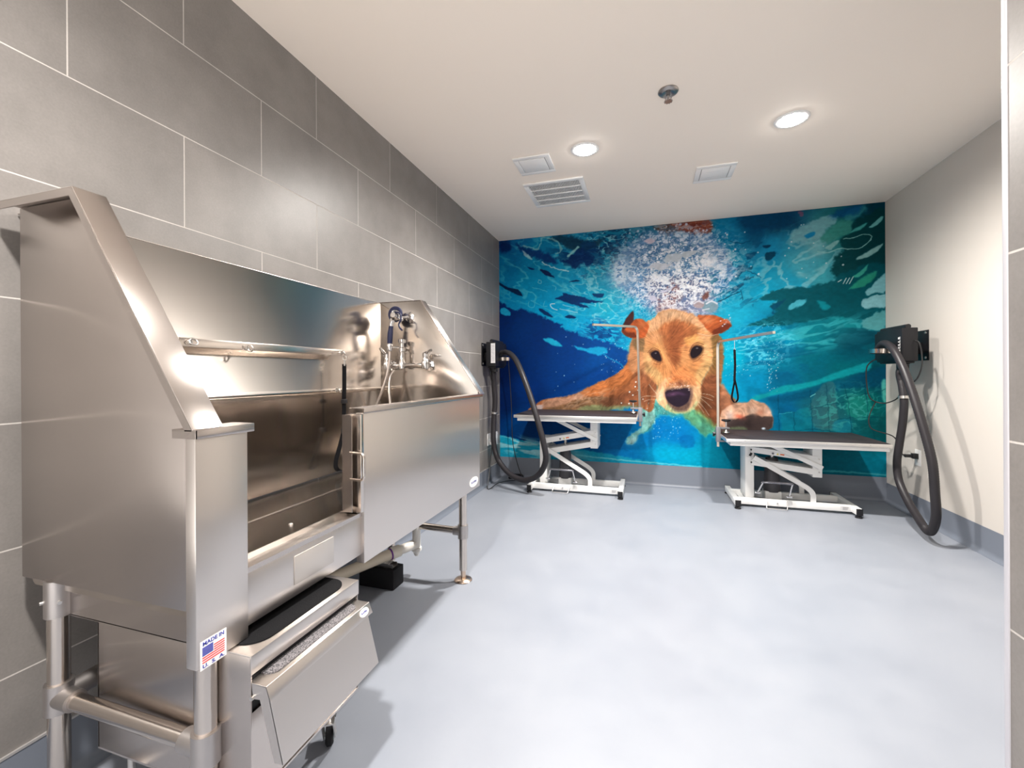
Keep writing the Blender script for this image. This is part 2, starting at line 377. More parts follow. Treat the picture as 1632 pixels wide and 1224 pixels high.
# ---------------------------------------------------------------- the printed wallpaper
MURAL = [
 ('F',[(0.035,2.409,0,60,120),(0.241,2.436,10,110,165),(0.034,2.225,0,115,165),(0.374,2.262,5,130,175),(0.032,1.961,0,125,175),(0.372,2.004,0,140,185),(0.698,2.045,10,145,190),(1.009,2.022,30,150,185),(0.887,2.342,10,120,165),(1.191,2.375,10,110,145),(0.503,1.74,0,150,200),(0.822,1.786,5,155,200),(1.068,1.711,30,175,205),(1.217,1.582,20,165,205),(0.695,1.604,0,155,205),(1.006,1.467,5,150,205),(1.308,2.242,20,120,150),(1.538,2.341,40,110,140),(1.869,2.308,60,110,140),(2.185,2.334,0,120,165),(2.183,1.994,0,150,190),(2.232,1.595,20,165,200),(2.385,1.923,10,150,190),(2.534,2.133,20,140,185),(2.387,2.369,0,70,110),(2.631,2.397,5,60,95),(2.772,2.003,70,170,190),(2.866,2.157,110,180,190),(2.532,1.747,10,165,205),(2.677,1.847,30,160,195),(2.91,1.885,60,165,180),(3.048,2.245,40,130,130),(3.225,2.331,0,80,95),(3.312,2.425,0,60,80),(3.31,2.063,0,50,60),(3.266,1.807,0,65,72),(3.09,1.713,0,75,80),(2.863,1.619,0,85,100),(3.308,1.545,40,125,140),(2.627,1.522,0,100,130),(2.383,1.421,0,130,175),(2.627,1.358,0,140,180),(2.862,1.405,10,125,140),(3.089,1.476,20,135,145),(2.382,1.198,0,125,165),(2.626,1.139,0,110,140),(2.861,1.19,0,100,118),(3.088,1.186,0,90,108),(3.307,1.234,0,85,100),(2.381,0.974,0,130,175),(2.625,0.975,0,95,130),(2.86,1.029,0,95,115),(3.087,1.08,0,100,112),(3.306,1.027,0,65,80),(2.478,0.753,0,105,150),(2.624,0.701,0,90,135),(2.859,0.76,15,90,110),(2.996,0.709,25,95,105),(3.218,0.766,0,90,90),(3.304,0.561,0,75,80),(2.623,0.537,0,110,140),(2.179,1.201,0,170,200),(2.178,0.918,0,150,190),(2.33,0.806,0,140,185),(2.019,0.286,0,140,170),(1.752,0.447,0,120,190),(1.529,0.498,0,110,180),(1.298,0.309,0,120,190),(1.64,0.236,0,160,205),(1.859,0.248,0,160,195),(2.277,0.243,0,120,150),(2.525,0.257,0,115,140),(2.857,0.303,0,110,130),(3.303,0.327,0,120,145),(1.061,0.482,0,85,150),(0.689,0.405,0,75,140)],'base'),
 ('T','ridge',(0.569,2.054),0.715,0.585,(90,195,215),0.55,9,2.2,-18,0.8,3),
 ('T','ridge',(1.068,1.834),0.3675,0.4288,(170,220,230),0.55,16,1.8,-15,0.8,5),
 ('T','ridge',(2.725,1.952),0.45,0.35,(150,205,215),0.6,9,2.0,25,0.78,7),
 ('T','blot',(0.949,2.244),0.4375,0.25,(0,45,95),0.8,14,3.2,-10,0.56,11),
 ('T','ridge',(1.19,2.283),0.36,0.27,(10,50,85),0.9,22,1.8,-8,0.72,13),
 ('T','ridge',(1.071,2.264),0.375,0.2812,(140,205,215),0.7,20,1.9,-8,0.8,14),
 ('T','blot',(2.234,1.934),0.1881,0.3225,(0,70,105),0.8,22,2.6,30,0.58,17),
 ('T','blot',(2.411,2.171),0.1837,0.1312,(0,75,115),0.6,16,2.5,15,0.58,18),
 ('P',[(0.007,2.438),(0.104,2.449),(0.131,2.367),(0.034,2.343)],(0,30,85),0.0202,0.0135,0.8),
 ('P',[(0.186,2.421),(0.281,2.38),(0.374,2.339),(0.473,2.304),(0.57,2.258),(0.622,2.19),(0.57,2.181),(0.472,2.208),(0.374,2.262),(0.28,2.302)],(5,45,105),0.0199,0.0199,0.85),
 ('P',[(0.526,2.44),(0.687,2.462),(0.813,2.412),(0.949,2.374),(1.071,2.374),(1.041,2.316),(0.949,2.287),(0.825,2.286),(0.731,2.307),(0.655,2.377)],(10,50,75),0.0187,0.0187,0.85),
 ('P',[(0.654,2.193),(0.73,2.219),(0.793,2.263),(0.856,2.314),(0.912,2.278),(0.985,2.16),(0.923,2.128),(0.874,2.157),(0.812,2.112),(0.749,2.154)],(0,40,95),0.0125,0.0187,0.85),
 ('P',[(0.856,2.358),(0.98,2.358),(1.04,2.266),(1.082,2.152),(1.009,2.121),(0.936,2.214)],(0,55,105),0.0125,0.0187,0.6),
 ('P',[(0.254,2.35),(0.347,2.264),(0.36,2.237),(0.294,2.268)],(190,225,230),0.0066,0.0066,0.7),
 ('S',[(0.261,2.395),(0.374,2.352),(0.427,2.334),(0.454,2.415),(0.48,2.457),(0.571,2.436),(0.635,2.379),(0.661,2.3),(0.609,2.28)],0.0163,(150,205,205),0.65,0.013,0.013),
 ('S',[(0.73,2.244),(0.794,2.288),(0.831,2.323)],0.0219,(150,210,210),0.8,0.0125,0.0063),
 ('S',[(0.466,2.203),(0.557,2.151),(0.66,2.111),(0.73,2.087)],0.01,(200,232,235),0.8,0.0063,0.0094),
 ('P',[(0.306,2.17),(0.386,2.138),(0.346,2.135)],(0,40,95),0.0053,0.0033,1.0),
 ('P',[(0.439,2.128),(0.518,2.109),(0.595,2.04),(0.556,2.049),(0.491,2.073)],(5,35,80),0.0051,0.0064,1.0),
 ('P',[(0.742,1.985),(0.811,1.999),(0.848,1.984),(0.786,1.982)],(5,35,80),0.005,0.0031,1.0),
 ('P',[(0.005,2.029),(0.102,1.97),(0.211,1.937),(0.258,1.869),(0.183,1.893),(0.074,1.952),(0.005,2.003)],(0,35,75),0.0054,0.0047,1.0),
 ('P',[(0.588,1.831),(0.684,1.85),(0.671,1.883),(0.791,1.844),(0.916,1.812),(1.007,1.782),(1.08,1.772),(0.977,1.759),(0.853,1.772),(0.946,1.711),(0.853,1.728),(0.759,1.764),(0.664,1.801)],(0,50,105),0.0062,0.0094,1.0),
 ('P',[(0.977,1.851),(1.081,1.845),(1.068,1.809),(0.995,1.819)],(0,60,110),0.0063,0.0063,1.0),
 ('P',[(0.424,1.731),(0.476,1.722),(0.541,1.674),(0.58,1.634),(0.489,1.664)],(0,45,95),0.0051,0.0051,1.0),
 ('P',[(0.695,1.635),(0.746,1.652),(0.809,1.624),(0.746,1.614)],(0,45,95),0.005,0.0031,1.0),
 ('P',[(0.895,1.489),(0.975,1.468),(1.048,1.49),(0.981,1.449)],(0,70,125),0.0063,0.0063,1.0),
 ('P',[(1.018,1.424),(1.103,1.458),(1.15,1.426),(1.066,1.404)],(0,80,140),0.0061,0.0061,1.0),
 ('S',[(0.439,2.025),(0.419,2.001),(0.452,1.986),(0.452,2.018),(0.425,2.026)],0.0053,(150,215,225),0.7,0.004,0.0),
 ('S',[(0.325,1.813),(0.318,1.762),(0.371,1.746),(0.384,1.791),(0.345,1.819)],0.0052,(120,205,220),0.6,0.0039,0.0),
 ('S',[(0.49,1.804),(0.477,1.754),(0.516,1.752)],0.0052,(120,205,220),0.6,0.0039,0.0),
 ('S',[(0.594,1.773),(0.548,1.769),(0.568,1.73),(0.619,1.708)],0.0065,(200,235,240),0.9,0.0039,0.0),
 ('S',[(0.645,1.72),(0.727,1.697),(0.822,1.673)],0.005,(190,230,240),0.8,0.0038,0.0031),
 ('S',[(0.677,1.756),(0.728,1.741),(0.784,1.725)],0.005,(190,230,240),0.7,0.0037,0.0031),
 ('S',[(0.748,1.947),(0.798,1.9),(0.873,1.858),(0.91,1.88)],0.005,(120,205,220),0.7,0.0044,0.0),
 ('S',[(0.569,1.959),(0.607,1.937),(0.594,1.913)],0.0075,(130,205,220),0.5,0.005,0.0062),
 ('S',[(0.359,1.953),(0.438,1.929),(0.517,1.898)],0.0065,(120,200,215),0.5,0.0052,0.0065),
 ('FP',[(-0.109,1.85),(0.011,1.824),(0.114,1.759),(0.182,1.723),(0.237,1.74),(0.337,1.703),(0.437,1.66),(0.567,1.603),(0.663,1.561),(0.65,1.536),(0.726,1.495),(0.789,1.487),(0.883,1.428),(0.993,1.4),(1.078,1.385),(1.156,1.352),(1.303,1.276),(1.475,1.033),(1.53,0.558),(1.529,0.367),(1.298,0.321),(1.061,0.334),(0.689,0.349),(0.364,0.393),(-0.116,0.453)],0.0128,0.0159,[(0.031,1.698,0,35,95),(0.369,1.424,0,42,105),(0.694,1.288,0,52,122),(1.005,1.22,0,68,142),(1.064,1.035,0,58,132),(0.692,0.91,0,52,122),(0.366,0.908,0,42,108),(0.028,1.104,0,22,70),(0.026,0.775,0,28,80),(0.162,0.515,0,55,115),(0.689,0.468,0,75,145),(1.181,0.486,0,100,165),(0.303,1.555,0,45,108),(1.415,0.494,0,115,180)]),
 ('P',[(0.017,1.751),(0.073,1.755),(0.127,1.687),(0.072,1.676),(0.017,1.705)],(20,150,195),0.0067,0.0067,1.0),
 ('P',[(0.475,1.421),(0.553,1.425),(0.63,1.385),(0.668,1.339),(0.598,1.348),(0.514,1.382)],(25,165,205),0.0097,0.0065,1.0),
 ('P',[(0.782,1.343),(0.882,1.316),(0.975,1.32),(1.096,1.323),(1.108,1.261),(1.005,1.245),(0.913,1.278),(0.832,1.304)],(20,150,200),0.0092,0.0092,1.0),
 ('S',[(1.077,1.244),(1.137,1.206),(1.214,1.174),(1.279,1.107)],0.0117,(15,130,185),0.8,0.0088,0.0088),
 ('T','ridge',(1.067,1.465),0.245,0.1347,(0,60,125),0.8,20,2.6,-18,0.74,21),
 ('P',[(-0.116,0.44),(0.003,0.424),(0.229,0.381),(0.495,0.347),(0.752,0.32),(1.06,0.285),(1.298,0.254),(1.64,0.219),(1.913,0.205),(1.912,0.107),(-0.118,0.074)],(25,165,200),0.0094,0.0094,1.0),
 ('T','ridge',(0.363,0.296),0.585,0.104,(170,225,235),0.9,14,6,-8,0.7,23),
 ('S',[(0.688,0.267),(1.0,0.239),(1.298,0.224),(1.64,0.213),(1.955,0.202)],0.012,(110,215,230),0.9,0.0072,0.0048),
 ('S',[(2.5,0.217),(2.857,0.222),(3.128,0.223),(3.354,0.216)],0.0146,(70,175,185),0.8,0.0073,0.0049),
 ('B',(1.723,0.3),0.2531,0.0788,-4,(0,175,215),0.7,1.0),
 ('P',[(1.779,0.478),(1.887,0.482),(1.887,0.383),(1.779,0.378)],(0,95,165),0.0084,0.0017,0.5),
 ('P',[(2.688,2.271),(2.75,2.325),(2.866,2.371),(2.981,2.401),(3.026,2.354),(2.949,2.282),(2.889,2.197),(2.796,2.195),(2.702,2.183)],(125,185,195),0.0154,0.0154,0.85),
 ('P',[(2.782,2.245),(2.857,2.27),(2.857,2.238),(2.81,2.216)],(10,130,185),0.0075,0.0025,0.9),
 ('P',[(2.958,2.281),(3.071,2.349),(3.137,2.315),(3.101,2.229),(3.039,2.204),(2.948,2.159),(2.903,2.207)],(60,150,140),0.0146,0.0146,0.8),
 ('P',[(3.071,2.401),(3.204,2.449),(3.225,2.41),(3.115,2.333)],(60,150,165),0.0146,0.0097,0.7),
 ('P',[(3.101,2.229),(3.159,2.339),(3.247,2.371),(3.363,2.393),(3.361,1.852),(3.309,1.835),(3.179,1.865),(3.069,1.873),(3.001,1.867),(2.979,1.944),(3.025,2.062),(3.07,2.095),(3.039,2.167)],(0,62,68),0.0143,0.019,0.92),
 ('P',[(2.581,1.793),(2.771,1.797),(2.887,1.817),(3.001,1.836),(3.046,1.896),(3.135,1.921),(3.361,1.955),(3.359,1.543),(3.221,1.497),(3.045,1.531),(2.816,1.503),(2.627,1.478),(2.433,1.475),(2.333,1.478),(2.458,1.54),(2.58,1.595),(2.507,1.643),(2.58,1.7),(2.434,1.714)],(0,80,92),0.0097,0.0146,0.92),
 ('P',[(2.522,1.648),(2.604,1.688),(2.638,1.702),(2.58,1.634),(2.531,1.592),(2.56,1.58)],(0,70,100),0.0077,0.0077,0.9),
 ('P',[(2.652,1.614),(2.714,1.687),(2.794,1.688),(2.747,1.636)],(70,175,195),0.0077,0.0103,1.0),
 ('P',[(2.873,1.673),(2.932,1.659),(2.977,1.614),(2.918,1.595)],(10,150,165),0.01,0.01,0.8),
 ('P',[(3.246,2.267),(3.333,2.345),(3.341,2.318),(3.29,2.272)],(110,190,190),0.0047,0.0047,1.0),
 ('P',[(3.106,2.234),(3.181,2.284),(3.238,2.304),(3.19,2.252)],(70,170,165),0.0073,0.0049,1.0),
 ('P',[(3.162,2.019),(3.246,2.069),(3.311,2.11),(3.345,2.122),(3.31,2.068),(3.245,2.027),(3.171,2.002)],(135,190,190),0.0059,0.0049,1.0),
 ('P',[(3.104,1.76),(3.179,1.834),(3.245,1.881),(3.297,1.893),(3.275,1.832),(3.214,1.784)],(40,150,125),0.0095,0.0095,0.9),
 ('P',[(3.135,1.868),(3.201,1.916),(3.241,1.96),(3.214,1.889),(3.17,1.855)],(60,170,150),0.0057,0.0047,0.9),
 ('P',[(3.222,1.732),(3.266,1.781),(3.361,1.878),(3.36,1.733),(3.3,1.722),(3.231,1.705)],(120,185,195),0.0071,0.0095,1.0),
 ('P',[(3.187,1.645),(3.244,1.689),(3.309,1.7),(3.36,1.708),(3.36,1.605),(3.287,1.598),(3.213,1.591)],(130,190,200),0.0069,0.0093,1.0),
 ('S',[(2.879,2.096),(2.957,2.084),(3.047,2.108),(3.136,2.094),(3.202,2.109),(3.268,2.186),(3.203,2.208),(3.137,2.189),(3.07,2.185)],0.0063,(150,210,205),0.85,0.0039,0.0049),
 ('P',[(2.934,2.123),(3.003,2.17),(3.034,2.167),(2.98,2.103)],(150,205,205),0.005,0.005,0.8),
 ('S',[(3.064,1.81),(3.086,1.856)],0.0059,(190,220,220),0.9,0.0029,0.0),
 ('S',[(3.086,1.809),(3.109,1.855)],0.0057,(190,220,220),0.9,0.0028,0.0),
 ('S',[(3.108,1.807),(3.135,1.863)],0.0059,(190,220,220),0.9,0.0029,0.0),
 ('S',[(3.028,1.828),(3.051,1.843)],0.0068,(190,220,220),0.9,0.0029,0.0),
 ('P',[(2.465,2.189),(2.524,2.189),(2.505,2.163),(2.47,2.171)],(0,60,95),0.0053,0.0053,1.0),
 ('P',[(2.48,2.11),(2.534,2.133),(2.572,2.102),(2.524,2.056),(2.489,2.054)],(0,65,95),0.0063,0.0105,1.0),
 ('P',[(2.336,2.122),(2.406,2.133),(2.386,2.09),(2.336,2.072)],(0,80,120),0.0053,0.0105,1.0),
 ('P',[(2.335,1.982),(2.385,2.012),(2.375,1.979)],(0,80,110),0.0052,0.0052,1.0),
 ('S',[(2.345,1.97),(2.405,1.938),(2.444,1.907)],0.0079,(0,80,115),0.8,0.0053,0.0079),
 ('P',[(2.287,2.464),(2.584,2.469),(2.689,2.418),(2.669,2.339),(2.607,2.312),(2.461,2.328),(2.312,2.366)],(0,62,100),0.0205,0.0256,0.8),
 ('P',[(3.049,2.441),(3.204,2.454),(3.137,2.383),(2.958,2.377)],(0,75,135),0.0195,0.0146,0.7),
 ('D',1,2.83,2.477,2.835,2.488,0.0146,0.0171,(220,170,125),1,1,0),
 ('D',3,2.736,2.422,2.797,2.462,0.0128,0.0205,(110,80,110),0.8,2,0),
 ('T','ridge',(2.862,1.378),0.55,0.14,(60,180,190),0.7,12,4,10,0.72,31),
 ('T','ridge',(2.456,1.307),0.3075,0.205,(90,200,225),0.8,24,2.2,8,0.72,33),
 ('T','blot',(2.578,1.167),0.3075,0.205,(0,85,125),0.5,14,3.5,6,0.55,35),
 ('T','blot',(3.177,1.342),0.2437,0.1462,(0,60,80),0.6,12,4,8,0.52,36),
 ('P',[(3.2,1.487),(3.265,1.531),(3.36,1.584),(3.359,1.439),(3.299,1.411),(3.221,1.424)],(95,170,175),0.0095,0.0143,0.85),
 ('P',[(2.38,0.852),(2.504,0.892),(2.601,0.942),(2.72,0.964),(2.86,0.996),(2.998,1.06),(3.087,1.091),(3.242,1.147),(3.241,1.079),(3.087,1.033),(2.952,0.986),(2.814,0.937),(2.649,0.893),(2.503,0.853),(2.38,0.807)],(10,150,160),0.0103,0.0051,0.9),
 ('P',[(2.503,0.842),(2.672,0.876),(2.86,0.937),(3.087,1.017),(3.357,1.104),(3.357,0.949),(3.087,0.922),(2.86,0.857),(2.576,0.799)],(0,70,105),0.0195,0.0097,0.6),
 ('P',[(2.86,0.889),(2.943,0.975),(2.997,0.964),(3.006,0.816),(3.018,0.604),(2.859,0.588),(2.822,0.759)],(60,105,110),0.0098,0.0098,0.55),
 ('P',[(3.086,0.848),(3.21,0.881),(3.262,0.767),(3.218,0.672),(3.095,0.711)],(30,140,125),0.0142,0.0142,0.6),
 ('P',[(2.6,0.7),(2.71,0.725),(2.804,0.759),(2.821,0.57),(2.623,0.537)],(10,125,140),0.0103,0.0103,0.55),
 ('P',[(2.996,0.645),(3.108,0.669),(3.112,0.564),(2.995,0.56)],(20,125,150),0.0097,0.0073,0.6),
 ('P',[(3.327,0.975),(3.357,0.996),(3.356,0.82),(3.335,0.841)],(90,190,175),0.0092,0.0046,0.8),
 ('T','ridge',(3.086,0.764),0.2925,0.195,(60,165,160),0.6,18,1.4,20,0.74,37),
 ('S',[(2.818,0.91),(2.827,0.759),(2.84,0.555)],0.006,(0,55,75),0.55,0.005,0.0075),
 ('S',[(2.938,0.964),(2.951,0.761),(2.959,0.548)],0.0058,(0,55,75),0.55,0.0049,0.0073),
 ('S',[(2.822,0.748),(2.933,0.783),(3.086,0.817)],0.0059,(0,55,75),0.55,0.0049,0.0073),
 ('S',[(2.695,0.719),(2.704,0.539)],0.006,(0,55,75),0.55,0.005,0.0075),
 ('S',[(2.576,0.865),(2.584,0.535)],0.0061,(0,55,75),0.55,0.0051,0.0077),
 ('S',[(3.065,0.964),(3.095,0.817),(3.121,0.554)],0.0059,(0,55,75),0.55,0.0049,0.0073),
 ('S',[(3.211,1.027),(3.235,0.714),(3.282,0.508)],0.0057,(0,55,75),0.55,0.0048,0.0071),
 ('S',[(2.647,0.537),(2.812,0.576),(2.995,0.56)],0.0059,(0,55,75),0.55,0.0049,0.0073),
 ('S',[(2.996,0.656),(3.112,0.68),(3.304,0.695)],0.0058,(0,55,75),0.55,0.0049,0.0073),
 ('S',[(3.064,0.848),(3.219,0.881),(3.357,0.924)],0.0057,(0,55,75),0.55,0.0047,0.0071),
 ('S',[(2.823,0.856),(2.86,0.878)],0.006,(120,220,215),0.7,0.004,0.004),
 ('S',[(2.585,0.7),(2.681,0.718)],0.005,(60,190,210),0.7,0.004,0.004),
 ('D',150,2.358,1.139,2.626,1.505,0.0013,0.0043,(150,215,235),0.7,40,0),
 ('D',40,2.491,0.892,2.586,1.251,0.0015,0.0051,(200,235,240),0.85,41,0),
 ('D',60,2.129,1.03,2.455,1.372,0.0022,0.0055,(190,230,240),0.6,42,0),
 ('D',60,1.53,0.448,1.779,0.736,0.0024,0.0065,(140,215,240),0.7,43,0),
 ('D',46,1.066,1.034,1.331,1.434,0.0018,0.0055,(170,220,240),0.8,44,0),
 ('D',14,0.566,0.789,1.063,1.45,0.0026,0.0078,(150,205,230),0.8,45,0),
 ('P',[(1.567,2.444),(1.662,2.464),(1.816,2.471),(2.019,2.471),(2.061,2.404),(2.039,2.337),(1.95,2.335),(1.842,2.357),(1.761,2.377),(1.651,2.353),(1.584,2.395)],(140,68,48),0.0169,0.0169,0.95),
 ('P',[(1.539,2.459),(1.679,2.456),(1.761,2.401),(1.706,2.359),(1.595,2.394)],(70,65,60),0.0173,0.0173,0.8),
 ('T','ridge',(1.923,2.413),0.1375,0.055,(95,40,35),0.7,24,3,-6,0.6,50),
 ('P',[(1.308,2.291),(1.453,2.361),(1.595,2.382),(1.815,2.348),(2.003,2.341),(2.107,2.256),(2.184,2.164),(2.235,2.046),(2.244,1.933),(2.182,1.835),(2.105,1.772),(2.078,1.659),(2.025,1.576),(1.919,1.592),(1.757,1.635),(1.591,1.625),(1.507,1.688),(1.421,1.741),(1.306,1.82),(1.236,1.915),(1.159,2.011),(1.202,2.13),(1.249,2.217)],(115,150,195),0.045,0.0337,0.85),
 ('P',[(1.508,1.986),(1.704,1.995),(1.974,1.952),(2.053,1.832),(2.078,1.659),(1.999,1.577),(1.591,1.613),(1.507,1.718),(1.479,1.869)],(140,120,140),0.0506,0.0337,0.6),
 ('P',[(1.603,1.802),(1.682,1.885),(1.759,1.91),(1.785,1.791),(1.768,1.675),(1.866,1.612),(1.591,1.607),(1.58,1.714)],(160,98,82),0.0337,0.0225,0.55),
 ('T','blot',(1.732,2.029),0.5625,0.4219,(70,105,155),0.65,26,1.4,10,0.55,51),
 ('T','blot',(1.732,2.058),0.575,0.4025,(238,243,252),0.95,30,1.5,-5,0.53,52),
 ('T','ridge',(1.759,1.968),0.5175,0.4025,(250,252,255),0.9,38,1.3,5,0.72,53),
 ('T','ridge',(1.65,2.212),0.46,0.23,(60,110,150),0.7,34,1.5,-10,0.72,54),
 ('B',(1.237,2.054),0.072,0.12,0,(252,254,255),0.9,1),
 ('B',(2.028,2.075),0.0825,0.066,0,(250,250,255),0.9,1),
 ('B',(1.649,2.064),0.1238,0.0338,0,(245,245,250),0.5,1),
 ('P',[(1.638,2.112),(1.661,2.17),(1.76,2.178),(1.793,2.141),(1.771,2.102),(1.694,2.102)],(195,205,215),0.0069,0.0086,1.0),
 ('P',[(1.497,2.064),(1.548,2.102),(1.627,2.102),(1.705,2.084),(1.627,2.037),(1.548,2.049)],(200,205,215),0.0071,0.0118,1.0),
 ('P',[(1.787,2.153),(1.825,2.19),(1.933,2.192),(1.901,2.16),(1.825,2.138)],(195,205,215),0.0066,0.0083,1.0),
 ('P',[(1.464,2.324),(1.516,2.343),(1.561,2.315),(1.504,2.29)],(200,190,205),0.0088,0.0117,1.0),
 ('B',(1.237,2.067),0.1225,0.1715,0,(150,190,220),0.3,1),
 ('T','blot',(1.237,2.054),0.132,0.18,(70,120,175),0.7,40,1.2,0,0.56,55),
 ('T','blot',(2.131,1.856),0.1344,0.1612,(0,90,125),0.7,26,1.6,20,0.55,56),
 ('D',120,1.25,1.711,2.182,2.417,0.003,0.0096,(215,225,240),0.75,57,0),
 ('D',40,1.309,2.259,2.081,2.454,0.0048,0.012,(190,205,225),0.8,58,0),
 ('P',[(1.502,1.79),(1.547,1.799),(1.581,1.762),(1.569,1.745),(1.513,1.76)],(195,195,215),0.0059,0.0059,1.0),
 ('P',[(1.609,1.831),(1.67,1.857),(1.726,1.877),(1.692,1.838),(1.626,1.818)],(200,200,220),0.0058,0.0058,1.0),
 ('P',[(1.962,1.694),(2.015,1.72),(2.078,1.705),(2.099,1.647),(2.046,1.615),(1.983,1.641)],(120,150,165),0.0066,0.0044,1.0),
 ('S',[(2.005,1.698),(2.047,1.718),(2.094,1.693)],0.0132,(215,218,228),0.9,0.0055,0.0),
 ('P',[(1.893,1.709),(1.931,1.73),(1.984,1.71),(1.973,1.665),(1.909,1.668)],(165,150,155),0.0067,0.0045,1.0),
 ('S',[(1.898,1.703),(1.936,1.724),(1.978,1.705)],0.0124,(210,212,225),0.9,0.0056,0.0),
 ('S',[(1.973,1.642),(2.026,1.651)],0.0121,(210,212,222),0.8,0.0055,0.0),
 ('S',[(1.669,1.686),(1.719,1.701)],0.0127,(215,210,220),0.8,0.0058,0.0),
 ('P',[(1.973,1.78),(2.026,1.805),(2.016,1.749),(1.973,1.734)],(110,60,50),0.011,0.0083,0.8),
 ('S',[(2.104,1.715),(2.182,1.745),(2.274,1.796)],0.0107,(0,60,85),0.8,0.0064,0.0107),
 ('S',[(2.284,1.806),(2.304,1.715)],0.0065,(0,60,85),0.7,0.0054,0.0054),
 ('S',[(2.31,1.883),(2.385,1.912)],0.0097,(0,70,95),0.7,0.0065,0.0108),
 ('S',[(2.21,2.246),(2.286,2.222),(2.362,2.237)],0.0105,(0,60,95),0.6,0.0079,0.0105),
 ('D',18,2.081,1.862,2.459,2.344,0.0044,0.0088,(215,230,240),0.9,59,0),
 ('D',14,2.631,1.873,3.069,2.343,0.0041,0.0077,(215,230,235),0.8,60,0),
 ('DOG',),
 ('P',[(1.406,0.974),(1.56,1.033),(1.654,0.797),(1.78,0.682),(1.725,0.657),(1.598,0.666),(1.541,0.605),(1.507,0.521),(1.427,0.494),(1.45,0.627),(1.405,0.734)],(105,185,160),0.0235,0.0117,0.75),
 ('P',[(1.428,0.794),(1.531,0.766),(1.552,0.629),(1.484,0.532),(1.404,0.47),(1.357,0.39),(1.293,0.381),(1.287,0.423),(1.346,0.492),(1.427,0.554),(1.416,0.674)],(150,215,205),0.0118,0.0088,0.9),
 ('B',(1.346,0.419),0.047,0.0294,40,(200,235,235),0.7,1),
 ('P',[(0.319,0.682),(0.386,0.748),(0.471,0.8),(0.595,0.821),(0.704,0.834),(0.849,0.886),(0.973,0.949),(1.094,1.004),(1.184,1.053),(1.261,1.107),(1.303,1.185),(1.327,1.305),(1.362,1.407),(1.534,1.39),(1.565,0.974),(1.53,0.706),(1.428,0.734),(1.301,0.756),(1.153,0.717),(0.941,0.694),(0.69,0.683)],(178,108,68),0.0092,0.0061,1.0),
 ('P',[(0.319,0.675),(0.399,0.741),(0.484,0.743),(0.418,0.671)],(205,190,190),0.0097,0.0032,0.9),
 ('P',[(0.471,0.787),(0.614,0.821),(0.723,0.835),(0.849,0.88),(0.942,0.911),(0.88,0.836),(0.723,0.765),(0.562,0.719),(0.471,0.717)],(200,152,125),0.0156,0.0094,0.9),
 ('P',[(0.849,0.886),(0.973,0.949),(1.094,1.004),(1.214,1.059),(1.303,1.155),(1.36,1.094),(1.302,0.974),(1.154,0.9),(0.941,0.837)],(208,124,70),0.018,0.012,0.85),
 ('P',[(0.497,0.717),(0.691,0.759),(0.88,0.824),(1.063,0.838),(1.213,0.815),(1.301,0.762),(1.153,0.717),(0.879,0.687),(0.497,0.673)],(125,98,72),0.0188,0.0125,0.8),
 ('P',[(0.817,0.711),(0.972,0.757),(1.123,0.747),(1.301,0.774),(1.445,0.746),(1.3,0.72),(1.123,0.698),(0.817,0.679)],(140,158,110),0.015,0.012,0.75),
 ('P',[(1.051,0.801),(1.242,0.864),(1.417,0.902),(1.531,0.795),(1.416,0.746),(1.242,0.755),(1.093,0.74)],(128,78,55),0.0235,0.0118,0.7),
 ('T','ridge',(0.88,0.818),0.3125,0.0875,(225,190,165),0.35,24,4,20,0.74,61),
 ('P',[(1.303,1.203),(1.339,1.365),(1.385,1.406),(1.477,1.362),(1.51,1.093),(1.554,0.962),(1.474,0.902),(1.36,1.034)],(212,150,105),0.0235,0.0118,0.8),
 ('P',[(1.35,1.395),(1.466,1.392),(1.476,1.272),(1.373,1.298)],(118,96,68),0.0176,0.0059,0.85),
 ('P',[(1.372,1.082),(1.498,1.045),(1.565,0.95),(1.565,0.831),(1.474,0.842),(1.371,0.944)],(150,88,58),0.0235,0.0117,0.85),
 ('P',[(2.014,1.422),(2.108,1.407),(2.144,1.281),(2.138,1.088),(2.127,0.963),(2.168,0.889),(2.239,0.805),(2.125,0.69),(2.114,0.519),(1.994,0.641),(1.894,0.731),(1.959,0.974),(2.055,1.203)],(158,108,66),0.0137,0.0082,1.0),
 ('P',[(2.003,1.376),(2.108,1.396),(2.128,1.259),(2.075,1.088),(2.034,1.203)],(128,98,55),0.022,0.0055,0.75),
 ('P',[(1.959,0.997),(2.075,1.043),(2.121,0.917),(2.157,0.747),(2.114,0.553),(2.0,0.675),(1.926,0.772)],(128,74,50),0.022,0.011,0.85),
 ('P',[(2.127,0.963),(2.178,0.884),(2.254,0.8),(2.33,0.795),(2.228,0.72),(2.125,0.69)],(178,118,88),0.0165,0.0055,0.9),
 ('P',[(1.786,0.694),(1.894,0.731),(1.995,0.664),(2.114,0.553),(2.104,0.484),(2.031,0.516),(1.978,0.491),(1.925,0.547),(1.861,0.603)],(125,185,120),0.0225,0.0141,0.8),
 ('P',[(1.915,0.616),(1.999,0.595),(2.114,0.519),(2.104,0.473),(2.01,0.503),(1.978,0.479)],(95,190,160),0.022,0.011,0.7),
 ('P',[(2.11,0.644),(2.126,0.712),(2.167,0.753),(2.239,0.788),(2.33,0.795),(2.365,0.829),(2.41,0.813),(2.469,0.792),(2.508,0.748),(2.532,0.688),(2.536,0.622),(2.507,0.566),(2.354,0.544),(2.187,0.549),(2.114,0.564)],(226,176,146),0.0079,0.0042,1.0),
